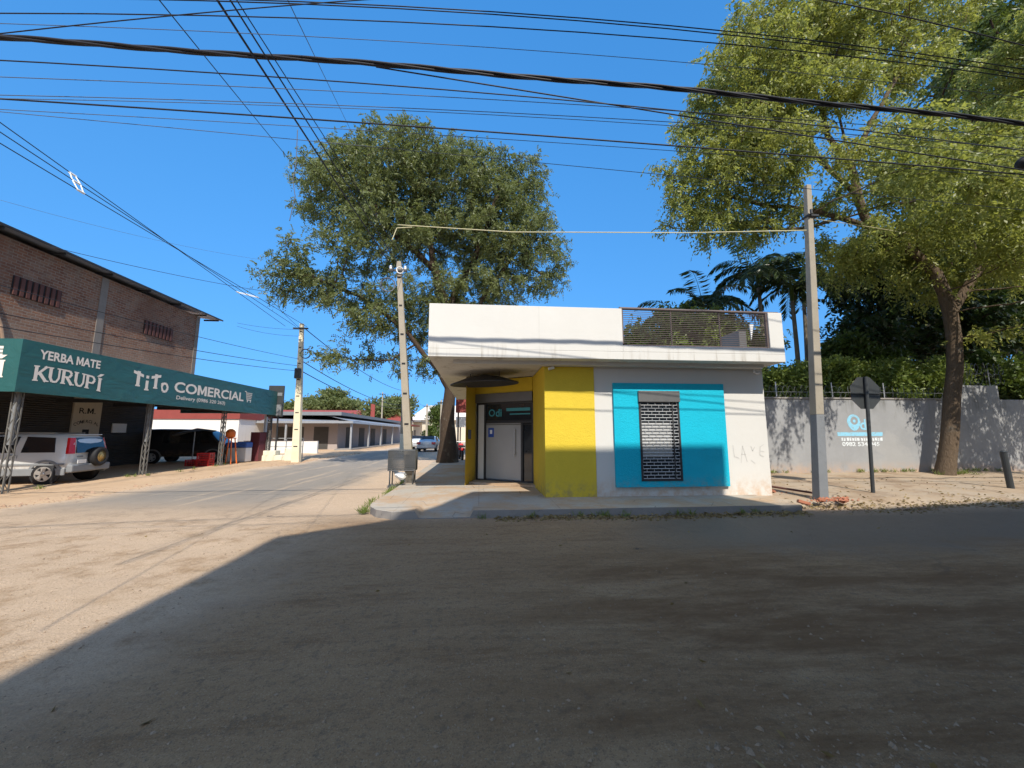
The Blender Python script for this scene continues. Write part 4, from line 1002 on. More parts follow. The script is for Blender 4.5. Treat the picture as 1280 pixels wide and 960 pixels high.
# gable infill on the end wall
m=MB(); m.prism([(-16,22.69,8.3),(-30,22.69,8.3),(-23,22.69,9.25)],(0,-.2,0)); m.build('gable',M['brickx'],bb)
for (pa,pb) in (((16,345),(74,382)),((180,403),(214,428))):
    a=gx(pa[0],pa[1],XB);b=gx(pb[0],pb[1],XB); z1=(gx(pa[0],pa[1],XB).z); zc=6.66
    v=MB(); v.box(XB+.005,XB+.03,a.y,b.y,zc-.32,zc+.34); v=v.build('vent_opening',M['black'],bb)
    s=MB(); nb=8
    for k in range(nb): y=a.y+(b.y-a.y)*(k+.15)/nb; s.box(XB+.03,XB+.07,y,y+(b.y-a.y)/nb*.55,zc-.32,zc+.34)
    s.build('vent_bricks',M['ventred'],v)
dp=MB(); dp.tube([(XB+.09,14.2,3.6),(XB+.09,13.8,5.2),(XB+.09,13.,6.9)],.05,8); dp.build('drain_pipe',M['rubble'],bb)
# painted panel and notice on the shop front
a=gx(96,494,-17.9);b=gx(124,543,-17.9)
m=MB(); m.box(-18,-17.93,a.y,b.y,.9,3.45); pn=m.build('painted_panel',M['cream'],bb)
m=MB(); yc=(a.y+b.y)/2
text_mb('R.M.',.36,(-17.925,yc-.40,2.52),(0,1,0),(0,0,1),.008,.002,mb=m,width=.75)
for i,chh in enumerate('COMERCIAL'):
    t_=(i-4)/4.; text_mb(chh,.2,(-17.925,yc+t_*.52-.06,2.1-.14*t_*t_),(0,1,0),(0,0,1),.006,.002,mb=m)
m.box(-17.928,-17.922,yc-.15,yc+.15,1.55,1.8)
m.build('painted_lettering',M['black'],pn)
a=gx(143,528,-17.9); m=MB(); m.box(-18,-17.95,a.y,a.y+.75,a.z-.5,a.z-.05); m.build('notice',M['whiteplastic'],bb)
# canopy
cp=thing('shop_canopy','long teal sign canopy on lattice columns in front of the brick building','canopy',(-12.7,18,0))
XC=-12.55; yA,yB=11.42,24.9; zA,zB=2.74,4.2
m=MB(); m.box(XC-.12,XC,yA,yB,zA,zB); m.box(-19.5,XC-.12,yA,yA+.12,zA,zB); m.box(-18,XC-.12,yB-.12,yB,zA+.1,zB-.4); fas=m.build('fascia',M['teal'],cp)
m=MB(); m.prism([(XC-.12,yA+.12,zB-.35),(XC-.12,yB-.12,zB-.35),(-16.,yB-.12,3.45),(-16.,yA+.12,3.45)],(0,0,.05)); m.prism([(-16.,22.9,3.4),(-16,yB-.12,3.4),(-19,yB-.12,3.3),(-19,22.9,3.3)],(0,0,.05)); m.build('canopy_roof',M['metalroof'],cp)
for y in (13.5,15.9,18.2,20.5,22.8): B(-16,XC-.12,y,y+.08,zA+.05,zA+.2).build('roof_beam',M['dark_metal'],cp)
colA=None
for y in (11.75,16.1,20.5,24.75):
    m=MB(); h=zA+.1; wd=.13
    for sx in(-1,1):
        for sy in(-1,1): m.box(XC-.25+sx*wd/2-.014,XC-.25+sx*wd/2+.014,y+sy*wd/2-.014,y+sy*wd/2+.014,0,h)
    k=0; z=.05
    while z<h-.25:
        for sy in(-1,1): m.tube([(XC-.25-wd/2*(1 if k%2 else -1),y+sy*wd/2,z),(XC-.25+wd/2*(1 if k%2 else -1),y+sy*wd/2,z+.25)],.012,4)
        for sx in(-1,1): m.tube([(XC-.25+sx*wd/2,y-wd/2*(1 if k%2 else -1),z),(XC-.25+sx*wd/2,y+wd/2*(1 if k%2 else -1),z+.25)],.012,4)
        z+=.25;k+=1
    o=m.build('column',M['colpaint'],cp)
    if y<19:
        m=MB(); m.box(XC-.28,XC-.22,y-.06,y+.06,1.3,h); m.build('column_cladding',M['polegrey'],o)
# sign lettering (front face reads along +Y)
ORI=lambda y,z:(XC+.003,y,z)
def sp(px,py): return gx(px,py,XC)
def lay(txt,pxy,size,width,bold,mb): 
    p=sp(*pxy); text_mb(txt,size,ORI(p.y,p.z),(0,1,0),(0,0,1),bold,.003,mb=mb,width=width)
# slab serif letters drawn as strokes
def serif(mb,txt,y0,z0,h,wtot,fn,origin_x=None,axis='y',ser=True):
    G={'K':[((.12,0),(.12,1),.2),((.2,.42),(.85,1),.15),((.35,.55),(.88,0),.19)],'U':[((.15,1),(.15,.3),.2),((.15,.32),(.32,.05),.17),((.32,.06),(.62,.06),.13),((.62,.05),(.8,.32),.13),((.8,.3),(.8,1),.13)],
       'R':[((.14,0),(.14,1),.2),((.14,.94),(.6,.94),.12),((.6,.95),(.78,.75),.16),((.78,.75),(.6,.5),.16),((.6,.5),(.14,.5),.11),((.4,.5),(.86,0),.19)],'P':[((.14,0),(.14,1),.2),((.14,.94),(.6,.94),.12),((.6,.95),(.8,.72),.16),((.8,.72),(.6,.45),.16),((.6,.46),(.14,.46),.11)],
       'I':[((.3,0),(.3,1),.22)],'T':[((.45,0),(.45,1),.22),((.02,.92),(.88,.92),.17)],'i':[((.3,0),(.3,.66),.2),((.3,.8),(.3,1),.2)],'o':[((.1,.36),(.25,.1),.16),((.25,.08),(.55,.08),.14),((.55,.08),(.72,.36),.16),((.72,.36),(.55,.64),.16),((.55,.64),(.25,.64),.14),((.25,.66),(.1,.36),.16)]}
    SR={'K':[(.12,0),(.12,1),(.85,1),(.88,0)],'U':[(.15,1),(.8,1)],'R':[(.14,0),(.14,1),(.86,0)],'P':[(.14,0),(.14,1)],'I':[(.3,0),(.3,1)],'T':[(.45,0)],'i':[(.3,0)],'o':[]}
    Wd={'K':1,'U':1,'R':1,'P':.95,'I':.62,'T':.92,'i':.62,'o':.85}
    tot=sum(Wd[c] for c in txt); u=wtot/tot; x=0; n=0
    def P(a,b,lift): return fn(x+a*u, (z0+lift+b*h))
    for ci,c in enumerate(txt):
        lift=0
        if ser=='arc': q=(x+.5*u)/wtot; lift=h*.0
        segs=[(Vector(a),Vector(b),w_) for a,b,w_ in G[c]]
        if ser: segs+=[(Vector((a[0]-.2,a[1]+(.04 if a[1]<.5 else -.04))),Vector((a[0]+.2,a[1]+(.04 if a[1]<.5 else -.04))),.08) for a in SR[c]]
        for a,b,w_ in segs:
            A=Vector((x+a.x*u,z0+a.y*h));Bq=Vector((x+b.x*u,z0+b.y*h)); d=(Bq-A); s=Vector((-d.y,d.x)).normalized()*w_*.62*min(u,h)
            n+=1
            mb.add([fn(p.x,p.y,n) for p in (A-s,A+s,Bq+s,Bq-s)],[(3,2,1,0)])
        x+=Wd[c]*u
lt=MB()
# first panel
p=sp(49,446);q=sp(127,460)
text_mb('YERBA MATE',.36,ORI(p.y,3.74),(0,1,0),(0,0,1),.03,.003,mb=lt,width=(q.y-p.y)*.97)
yk0,yk1=sp(42,470).y,sp(128,480).y
def arcf(y0,wt):
    return lambda s,z,n=0:(XC+.004+n*.0002,y0+s,z-.10*((s/wt)-.25)**2*2.2)
serif(lt,'KURUPI',yk0,3.10,.44,yk1-yk0,arcf(yk0,yk1-yk0))
ya=yk1-.22; lt.prism([(XC+.005,ya,3.47),(XC+.005,ya+.12,3.47),(XC+.005,ya+.24,3.57),(XC+.005,ya+.12,3.57)],(.002,0,0))
lt.build('lettering',M['letter'],fas); lt=MB()
# main name
y0,y1=sp(165,480).y,sp(211,487).y
serif(lt,'TiTo',y0,3.28,.56,y1-y0,lambda s,z,n=0:(XC+.004+n*.0002,y0+s,z+ (.06 if (s/(y1-y0))%.5<.25 else -.05)))
lt.build('lettering',M['letter'],fas); lt=MB()
y2,y3=sp(217,492).y,sp(304,502).y
text_mb('COMERCIAL',.60,ORI(y2,3.33),(0,1,0),(0,0,1),.024,.003,mb=lt,width=y3-y2)
lt.build('lettering',M['letter'],fas); lt=MB()
y4,y5=sp(220,500).y,sp(281,506).y
text_mb('Delivery (0986 320 263)',.22,ORI(y4,3.03),(0,1,0),(0,0,1),.012,.003,mb=lt,width=y5-y4)
lt.build('lettering',M['letter'],fas); lt=MB()
# trolley emblem
yt=sp(307,495).y; u=.62
for a,b,c,d in ((0,.55,.9,.62),(0,.25,.62,.3),(.15,.2,.62,.02+.0),):
    pass
def ln(a,b,w_):
    A=Vector((yt+a[0]*u,3.3+a[1]*u));Bq=Vector((yt+b[0]*u,3.3+b[1]*u)); d=Bq-A; s=Vector((-d.y,d.x)).normalized()*w_/2
    lt.add([(XC+.004,p.x,p.y) for p in(A-s,A+s,Bq+s,Bq-s)],[(3,2,1,0)])
ln((-.15,.9),(.05,.9),.05);ln((.05,.92),(.2,.2),.05);ln((.2,.2),(.85,.2),.05)
for k in range(4): ln((.08+.03*k,.8-.15*k),(.95-.03*k,.8-.15*k),.045)
for k in range(4): ln((.2+.2*k,.82),(.25+.17*k,.33),.035)
for k in(.3,.75): ln((k-.06,.08),(k+.06,.08),.1)
lt.build('trolley_emblem',M['letter'],fas)
# end face lettering: same first panel, only its end shows at the picture edge
le=MB(); fy=yA-.003
xr1=gy(4,440,yA).x; xr2=gy(9,455,yA).x
text_mb('YERBA MATE',.36,(xr1-2.05,fy,3.72),(1,0,0),(0,0,1),.06,.003,mb=le,width=2.05)
serif(le,'KURUPI',0,3.12,.48,2.2,lambda s,z,n=0:(xr2-2.2+s,fy-.001-n*.0002,z)); le.prism([(xr2-.26,fy-.004,3.64),(xr2-.14,fy-.004,3.64),(xr2-.02,fy-.004,3.74),(xr2-.14,fy-.004,3.74)],(0,-.002,0))
le.build('lettering',M['letter'],fas)
# leaning white post with a cluster of black meters at the picture's left edge
ps=thing('meter_post','pale concrete post carrying a dark electricity meter at the left picture edge','post',(-13.2,11.3,0))
m=MB(); m.sqbar((-13.05,11.2,-.05),(-12.95,11.2,2.7),.3,.25,.22,.2); m.build('post_shaft',M['lime'],ps)
m=MB(); m.box(-13.25,-12.85,11.0,11.1,2.15,2.6,.02); m.build('meter_box',M['black'],ps)
# ------------------------------------------------------------------ vehicles
def wheel(parent,x,y,r,wd,side,rim='alloy',spare=False):
    m=MB(); m.smooth=True; ax='y' if not spare else 'x'
    s=side
    prof=[(r*.55,-wd/2),(r*.92,-wd/2),(r,-wd*.36),(r,wd*.36),(r*.92,wd/2),(r*.62,wd/2)]
    m.lathe(prof,(x,y,0) if not isinstance(y,tuple) else y,ax,24)
    return m
def add_wheel(parent,cx,cy,cz,r,wd,side,rim=M['alloy']):
    m=MB(); m.smooth=True; m.lathe([(r*.5,-wd/2),(r*.92,-wd/2),(r,-wd*.34),(r,wd*.34),(r*.92,wd/2),(r*.5,wd/2)],(cx,cy,cz),'y',26)
    w_=m.build('wheel',M['black'],parent,False)
    m=MB(); yo=cy+side*(wd/2-.01)
    m.lathe([(r*.66,0),(r*.66,side*.03),(r*.58,side*.03),(r*.56,side*.008)],(cx,yo,cz),'y',26)
    for k in range(5):
        a=k*2*math.pi/5+.3; c,s=math.cos(a),math.sin(a)
        P=[(cx+c*q-s*t,cz+s*q+c*t) for q,t in((r*.08,-.045),(r*.6,-.07),(r*.6,.07),(r*.08,.045))]
        m.prism([(p[0],yo+side*.012,p[1]) for p in P],(0,side*.02,0))
    m.lathe([(r*.16,0),(r*.16,side*.045),(r*.08,side*.05)],(cx,yo,cz),'y',14)
    m.build('rim',rim,w_,False)
    return w_
def vehicle(name,label,loc,rz,st,paintm,wheels,wr,sidewin,rear,front=None,spare=False,tall_lamps=True,cat='car',arch=True,trimz=None,sub=2):
    # st: stations along x (front +): (x, zbot, zbelt, ztop, half width, half roof width)
    t=thing(name,label,cat,loc,rz)
    m=MB(); m.smooth=True; vs=[];K=0
    for x,zb,zl,zt,hw,hr in st:
        half=[(0,zb),(hw*.86,zb),(hw*.985,zb+.10),(hw,zb+.32*(zl-zb)+.05),(hw,zl-.1),(hw*.975,zl),(hr+(hw*.975-hr)*.12,zt-.07),(hr*.86,zt-.008),(0,zt)]
        ring=[(x,y,z) for y,z in half]+[(x,-y,z) for y,z in half[-2:0:-1]]
        K=len(ring); vs+=ring
    n=len(st); fs=[]
    for i in range(n-1):
        for j in range(K): fs.append((i*K+j,(i+1)*K+j,(i+1)*K+(j+1)%K,i*K+(j+1)%K))
    fs+=[tuple(range(K)),tuple((n-1)*K+j for j in range(K))[::-1]]
    m.add(vs,fs); b=m.build('body',paintm,t,False)
    sb=b.modifiers.new('s','SUBSURF'); sb.levels=1; sb.render_levels=1
    def hw_at(x,z):
        for i in range(n-1):
            a,c=st[i],st[i+1]
            if min(a[0],c[0])<=x<=max(a[0],c[0]):
                k=(x-a[0])/(c[0]-a[0]); q=[a[j]+(c[j]-a[j])*k for j in range(6)]
                if z<=q[2]: return q[4]*.985
                return q[4]*.96+(q[5]-q[4]*.96)*min(1,(z-q[2])/(q[3]-q[2]))
        return st[0][4]
    for sd in(-1,1):
        for poly in sidewin:
            g=MB(); A=[(x,sd*(hw_at(x,z)+.018),z) for x,z in poly]; g.prism(A,(0,-sd*.03,0)); g.build('side_window',M['autoglass'],t,False)
        for wx in wheels:
            if arch:
                g=MB(); hwx=hw_at(wx,.5)
                pts=[(wx+(wr+.10)*math.cos(a),(wr)+(wr+.10)*math.sin(a)) for a in [math.pi*k/12 for k in range(13)]]+[(wx+(wr+.03)*math.cos(a),wr+(wr+.03)*math.sin(a)) for a in [math.pi*(12-k)/12 for k in range(13)]]
                for k in range(12): 
                    q=[pts[k],pts[k+1],pts[24-k],pts[25-k]]; g.prism([(x,sd*(hwx+.03),z) for x,z in q],(0,-sd*.06,0))
                g.build('wheel_arch',M['trim'],t,False)
                g=MB(); g.prism([(wx+(wr+.035)*math.cos(a),sd*(hwx+.008),wr+(wr+.035)*math.sin(a)) for a in [2*math.pi*k/20 for k in range(20)]],(0,-sd*.03,0)); g.build('wheel_well',M['black'],t,False)
            add_wheel(t,wx,sd*(hw_at(wx,.5)-.075),wr,wr,.22,sd)
    rear(t,hw_at)
    return t
def suv_rear(t,hw):
    xr=-2.02
    g=MB(); g.prism([(xr-.035,-.6,1.0),(xr-.035,.6,1.0),(xr+.07,.55,1.5),(xr+.07,-.55,1.5)],(-.02,0,0)); g.build('rear_window',M['autoglass'],t,False)
    for sd in(-1,1):
        g=MB(); g.prism([(xr+.06,sd*.62,.98),(xr+.12,sd*.8,.98),(xr+.2,sd*.68,1.5),(xr+.14,sd*.56,1.5)],(-.09,sd*.02,0)); g.build('tail_lamp',M['taillight'],t,False)
        g=MB(); g.tube([(.6,sd*.56,1.66),(-1.4,sd*.56,1.66)],.02,6); g.build('roof_rail',M['alloy'],t,False)
        g=MB(); g.box(-.62,-.46,sd*.855-.012,sd*.855+.012,.93,.965); g.build('door_handle',M['trim'],t,False)
        g=MB(); g.box(.85,1.0,sd*.95-.1,sd*.95+.08,1.0,1.14,.03); g.build('side_mirror',M['silver'],t,False)
        g=MB(); g.box(-1.98,1.9,sd*.84-.03,sd*.84+.03,.30,.52,.02); g.build('side_sill',M['trim'],t,False)
        for xs_ in (.62,-.66):
            g=MB(); g.tube([(xs_,sd*(hw(xs_,.55)+.004),.5),(xs_,sd*(hw(xs_,.8)+.004),.8),(xs_,sd*(hw(xs_,.95)+.006),.95)],.007,4); g.build('door_seam',M['black'],t,False)
        g=MB(); g.box(-1.95,1.8,sd*.862-.012,sd*.862+.012,.62,.68,.006); g.build('side_moulding',M['trim'],t,False)
    g=MB(); g.box(xr-.12,xr+.2,-.8,.8,.38,.62,.04); bp=g.build('rear_bumper',M['trim'],t,False)
    g=MB(); g.box(xr-.125,xr-.11,.28,.62,.66,.78); g.build('number_plate',M['plate'],t,False)
    g=MB(); g.box(xr-.03,xr-.0,.3,.5,.86,.9); g.build('tailgate_handle',M['trim'],t,False)
    g=MB(); g.box(xr+.08,xr+.4,-.56,.56,1.585,1.615,.012); g.build('roof_spoiler',M['silver'],t,False)
    r=.33; g=MB(); g.smooth=True; c=(xr-.13,-.2,.85)
    g.lathe([(r*.5,.11),(r*.92,.11),(r,.07),(r,-.07),(r*.92,-.11),(r*.6,-.11),(r*.55,-.06)],c,'x',28); w_=g.build('spare_wheel',M['black'],t,False)
    g=MB(); g.smooth=True; g.lathe([(r*.58,-.05),(r*.58,-.09),(r*.3,-.075),(r*.24,-.115),(r*.1,-.12)],c,'x',24); g.build('rim',M['brass'],w_,False)
SUV=[(2.02,.42,.72,.80,.62,.5),(1.98,.34,.78,.9,.78,.66),(1.5,.32,.86,.97,.84,.72),(1.0,.32,.93,1.03,.85,.74),(.55,.32,.95,1.5,.85,.66),(.3,.32,.96,1.63,.85,.66),(-.8,.32,.97,1.66,.85,.67),(-1.6,.32,.97,1.645,.85,.66),(-1.9,.33,.97,1.60,.83,.64),(-2.0,.38,.96,1.5,.8,.6),(-2.03,.45,.9,1.1,.75,.62)]
suv_=vehicle('suv','silver white compact off-roader with spare wheel on its tailgate, parked under the canopy','x'and(-14.95,13.98,.02),R(180+8),SUV,M['silver'],(1.15,-1.44),.35,
   [[(.75,1.0),(.3,1.03),(.3,1.5),(.42,1.5)],[(.22,1.03),(-.55,1.03),(-.55,1.54),(.2,1.54)],[(-.72,1.03),(-1.62,1.03),(-1.5,1.5),(-.76,1.54)],],suv_rear,cat='car'); suv_.scale=(.95,.95,.97)
def sedan_rear(t,hw):
    g=MB(); g.prism([(-1.45,-.6,.98),(-1.45,.6,.98),(-.95,.52,1.38),(-.95,-.52,1.38)],(-.03,0,.03)); g.build('rear_window',M['autoglass'],t,False)
    for sd in(-1,1):
        g=MB(); g.box(-2.16,-2.02,sd*.66-.17,sd*.66+.17,.68,.88,.03); g.build('tail_lamp',M['taillight'],t,False)
    g=MB(); g.box(-2.19,-1.95,-.82,.82,.32,.6,.06); g.build('rear_bumper',M['silverfar'],t,False)
    g=MB(); g.box(-2.17,-2.13,-.25,.25,.68,.8); g.build('number_plate',M['plate'],t,False)
SED=[(2.15,.4,.62,.68,.6,.5),(2.05,.28,.7,.76,.78,.66),(1.4,.26,.8,.9,.84,.74),(.85,.26,.88,.98,.85,.74),(.2,.26,.9,1.36,.85,.6),(-.3,.26,.9,1.43,.85,.6),(-.9,.26,.9,1.38,.85,.6),(-1.45,.26,.9,1.02,.84,.7),(-2.0,.28,.88,.97,.8,.68),(-2.12,.36,.78,.9,.7,.62)]
sw=[[(.6,.95),(-.3,.95),(-.3,1.34),(.15,1.3)],[(-.38,.95),(-1.2,.95),(-.85,1.31),(-.38,1.34)]]
vehicle('sedan_car','silver sedan driving away on the left street, seen from behind',(-4.62,37.2,0),R(90-3),SED,M['silverfar'],(1.32,-1.3),.31,sw,sedan_rear)
vehicle('hatchback','white car ahead of the silver sedan, mostly hidden behind the leaning pole',(-6.4,42.,0),R(90),SED,M['whitecar'],(1.32,-1.3),.31,sw,sedan_rear)
def van_rear(t,hw):
    g=MB(); g.prism([(-2.3,-.7,1.1),(-2.3,.7,1.1),(-2.26,.62,1.65),(-2.26,-.62,1.65)],(-.03,0,0)); g.build('rear_window',M['autoglass'],t,False)
    for sd in(-1,1):
        g=MB(); g.box(-2.33,-2.22,sd*.78-.07,sd*.78+.07,.8,1.2,.02); g.build('tail_lamp',M['taillight'],t,False)
VAN=[(2.3,.45,.8,.9,.7,.6),(2.2,.36,.9,1.0,.85,.75),(1.6,.34,1.0,1.12,.9,.8),(1.2,.34,1.05,1.7,.9,.72),(.9,.34,1.05,1.86,.9,.74),(-1.8,.34,1.05,1.9,.9,.76),(-2.2,.36,1.05,1.84,.88,.74),(-2.3,.45,1.,1.5,.8,.7)]
vehicle('van','black van parked in the shade under the right end of the canopy',(-16.3,23.6,0),R(8),VAN,M['blackcar'],(1.45,-1.4),.34,[[(1.25,1.1),(.3,1.1),(.3,1.72),(.95,1.72)],[(.2,1.1),(-1.0,1.1),(-1.0,1.74),(.2,1.74)]],van_rear,cat='van')
# ------------------------------------------------------------------ under the canopy: umbrella, person, crates, gas-bottle stand
um=thing('umbrella','dark open umbrella beside the black van under the canopy','umbrella',(-18.2,22.6,0))
uc=gy(244,538,22.6)
m=MB(); m.tube([(uc.x,22.6,0),(uc.x,22.6,uc.z)],.025,8); m.build('pole',M['galv'],um)
m=MB(); n=12; tl=.12
rim=[Vector((uc.x+.95*math.cos(2*math.pi*k/n),22.6+.95*math.sin(2*math.pi*k/n),uc.z-.12+.14*math.cos(2*math.pi*k/n))) for k in range(n)]; top=Vector((uc.x+.1,22.6,uc.z+.13))
m.add(rim+[top]+[p-Vector((0,0,.02)) for p in rim]+[top-Vector((0,0,.03))],[(k,(k+1)%n,n) for k in range(n)]+[(n+1+(k+1)%n,n+1+k,2*n+1) for k in range(n)]); m.build('canopy_cloth',M['polegrey'],um)
def person(label,loc,rz,scale=1.):
    t=thing('person',label,'person',loc,rz)
    J=[(0,0,.95),(0,0,1.15),(0,0,1.38),(0,0,1.5),(0,.02,1.62), (.1,0,.9),(.11,.03,.5),(.11,-.01,.09),(.12,.14,.04),(-.1,0,.9),(-.12,-.02,.5),(-.13,-.08,.09),(-.14,.07,.04),(.2,0,1.4),(.27,.03,1.13),(.22,.2,.98),(.21,.27,.94),(-.2,0,1.4),(-.27,-.02,1.12),(-.25,.1,.9),(-.25,.15,.84)]
    E_=[(0,1),(1,2),(2,3),(3,4),(0,5),(5,6),(6,7),(7,8),(0,9),(9,10),(10,11),(11,12),(2,13),(13,14),(14,15),(15,16),(2,17),(17,18),(18,19),(19,20)]
    rd=[.15,.14,.15,.055,.09,.095,.065,.042,.035,.095,.065,.042,.035,.06,.042,.03,.03,.06,.042,.03,.03]
    me=bpy.data.meshes.new('body'); me.from_pydata([Vector(j) for j in J],E_,[]); o=bpy.data.objects.new('body',me); COL.objects.link(o)
    md=o.modifiers.new('s','SKIN'); 
    for i,v in enumerate(me.skin_vertices[0].data): v.radius=(rd[i],rd[i]*.8)
    me.skin_vertices[0].data[0].use_root=True
    ss_=o.modifiers.new('u','SUBSURF'); ss_.levels=2; ss_.render_levels=2
    me.materials.append(M['skin']); o.parent=t
    # clothes: slightly larger shells
    def cloth(name,idx,mat,grow):
        mp={i:k for k,i in enumerate(idx)}; c=bpy.data.meshes.new(name); c.from_pydata([Vector(J[i]) for i in idx],[(mp[a],mp[b]) for a,b in E_ if a in mp and b in mp],[])
        q=bpy.data.objects.new(name,c); COL.objects.link(q); q.modifiers.new('s','SKIN')
        for k,i in enumerate(idx): c.skin_vertices[0].data[k].radius=((rd[i]+grow),(rd[i]+grow)*.82)
        c.skin_vertices[0].data[0].use_root=True; u_=q.modifiers.new('u','SUBSURF'); u_.levels=2;u_.render_levels=2; c.materials.append(mat); q.parent=t
    cloth('trousers',[0,5,6,7,9,10,11],M['darkcloth'],.018); cloth('shirt',[1,0,2,13,14,17,18],M['darkcloth'],.022)
    m=MB(); m.smooth=True; m.lathe([(.02,.19),(.075,.16),(.1,.09),(.098,.02),(.07,-.02)],(0,-.012,1.6),k=16); m.build('hair',M['hair'],t,False)
    t.scale=(scale,)*3
    return t
pp=gz(214,577,.05); person('person in dark clothes standing by the black van under the canopy',(pp.x,pp.y,.05),R(120))
cr=thing('red_crate','red plastic crate stacked at the foot of the right lattice column','crate',(-13.2,20.6,.05))
def crate(loc,label):
    t=thing('crate',label,'crate',loc,random.uniform(-.2,.2),'red crates under the canopy'); m=MB(); w_,d_,h=.26,.2,.3
    for z in(0.01,.1,.19,.27): 
        m.box(-w_,w_,-d_-.012,-d_,z,z+.045);m.box(-w_,w_,d_,d_+.012,z,z+.045);m.box(-w_-.012,-w_,-d_,d_,z,z+.045);m.box(w_,w_+.012,-d_,d_,z,z+.045)
    for sx in(-1,1):
        for sy in(-1,1): m.box(sx*w_-.02,sx*w_+.02,sy*d_-.02,sy*d_+.02,0,h+.02)
    m.box(-w_,w_,-d_,d_,0,.012); m.build('shell',M['redplastic'],t,False)
    m=MB()
    for i in range(4):
        for j in range(3): m.lathe([(.035,.02),(.035,.2),(.013,.26),(.013,.3)],(-w_+.08+i*.12,-d_+.07+j*.13,.0),k=8)
    m.build('bottles',M['dark_metal'],t,False)
bpy.data.objects.remove(cr)
crate((-13.35,20.3,.03),'red plastic bottle crate on the ground, bottom of the small stack by the column')
crate((-13.35,20.3,.36),'red plastic bottle crate on top of the small stack by the column')
crate((-14.0,20.5,.03),'red plastic bottle crate standing alone behind the small crate stack')
og=thing('water_dispenser','orange drum on a slanted orange metal stand beside the lattice column','dispenser',(-13.2,21.8,.03))
m=MB(); 
for sx,sy in((-1,-1),(1,-1),(1,1),(-1,1)): m.tube([(-13.2+sx*.28,21.8+sy*.25,.03),(-13.2+sx*.15,21.8+sy*.15,1.35)],.03,6)
m.box(-13.4,-13.,21.6,22.,1.35,1.4); m.build('stand',M['orange'],og)
m=MB(); m.smooth=True; m.lathe([(.12,0),(.22,.04),(.23,.3),(.16,.4),(.06,.46)],(-13.2,21.8,1.4),k=18); m.build('drum',M['orange'],og)
bx=thing('freezer_chest','white freezer chest under a blue tarpaulin behind the orange stand','freezer',(-13.6,23.4,.03))
m=MB(); m.box(-14.2,-13.1,23.1,23.7,.05,.82,.03); m.build('cabinet',M['whiteplastic'],bx); m=MB(); m.box(-14.22,-13.08,23.08,23.72,.83,1.12,.06); m.build('tarpaulin',M['bluecloth'],bx)
mp=thing('maroon_kiosk','stepped maroon metal kiosk at the far end of the canopy','kiosk',(-13.,24.3,0))
m=MB(); m.box(-14.1,-12.9,24.0,24.9,0,1.15,.02); m.box(-13.4,-12.88,23.98,24.92,1.15,1.7,.02); m.build('cabinet',M['maroon'],mp)
m=MB(); m.box(-14.,-13.,23.98,24.0,.15,1.0); m.build('door',M['maroon'],mp)
# ------------------------------------------------------------------ far left street: planter blocks, board, white pole, buildings
pb=thing('planter_wall','low limewashed block wall with railing at the canopy end','wall',(-12,25.4,0))
m=MB(); a=gz(322,577);m.box(-13.1,-11.6,24.4,25.2,-.1,.32,.03); m.box(-13.0,-12.2,24.5,25.1,.32,.6,.04); m.box(-11.5,-10.9,24.1,24.7,-.1,.75,.05); m.build('blocks',M['lime'],pb)
m=MB(); 
for x in (-13.0,-12.,-11.0): m.box(x-.02,x+.02,25.3,25.34,0,1.35)
m.box(-13.,-11.,25.3,25.34,1.3,1.35); m.box(-13.,-11.,25.3,25.34,.8,.83); m.build('railing',M['galv'],pb)
bs=thing('board_sign','tall dark advertising board on twin posts at the canopy end','sign',(-12.3,25.,0))
a=gy(337,482,25.);b=gy(353,521,25.)
m=MB(); m.box(a.x,b.x,24.95,25.05,b.z,a.z,.01); bd=m.build('board',M['signback'],bs)
m=MB(); m.box(a.x+.08,b.x-.08,24.935,24.95,b.z+.08,b.z+.75); m.build('print_panel',M['polegrey'],bd); m=MB(); m.box(a.x+.08,b.x-.08,24.937,24.95,b.z+1.3,b.z+1.5); m.build('print_panel',M['polegrey'],bd)
m=MB(); m.box(a.x+.25,a.x+.33,24.97,25.03,0,b.z); m.build('post',M['dark_metal'],bs); m=MB(); m.box(b.x-.3,b.x-.22,24.97,25.03,0,b.z); m.build('post',M['dark_metal'],bs); m=MB(); m.tube([(a.x-.1,25.1,0),(a.x-.1,25.1,2.75)],.09,10); m.build('white_pipe',M['whiteplastic'],bs)
wp,atW=concrete_pole('utility_pole','whitewashed square concrete pole across the left street with dark meter box','x'and(-10.3,23,.0),(-10.52,23,8.05),.42,.34,.2,.18,M['polewhite'])
p=atW(5.1); m=MB(); m.box(p.x-.18,p.x+.16,22.7,22.84,4.75,5.35,.03); m.build('meter_box',M['dark_metal'],wp)
m=MB(); m.box(-10.95,-10.1,22.85,22.93,7.7,7.78); m.build('crossarm',M['dark_metal'],wp)
coil((-10.1,22.75,6.2),.25,3,.02,5).build('cable_coil',M['cablegrey'],wp)
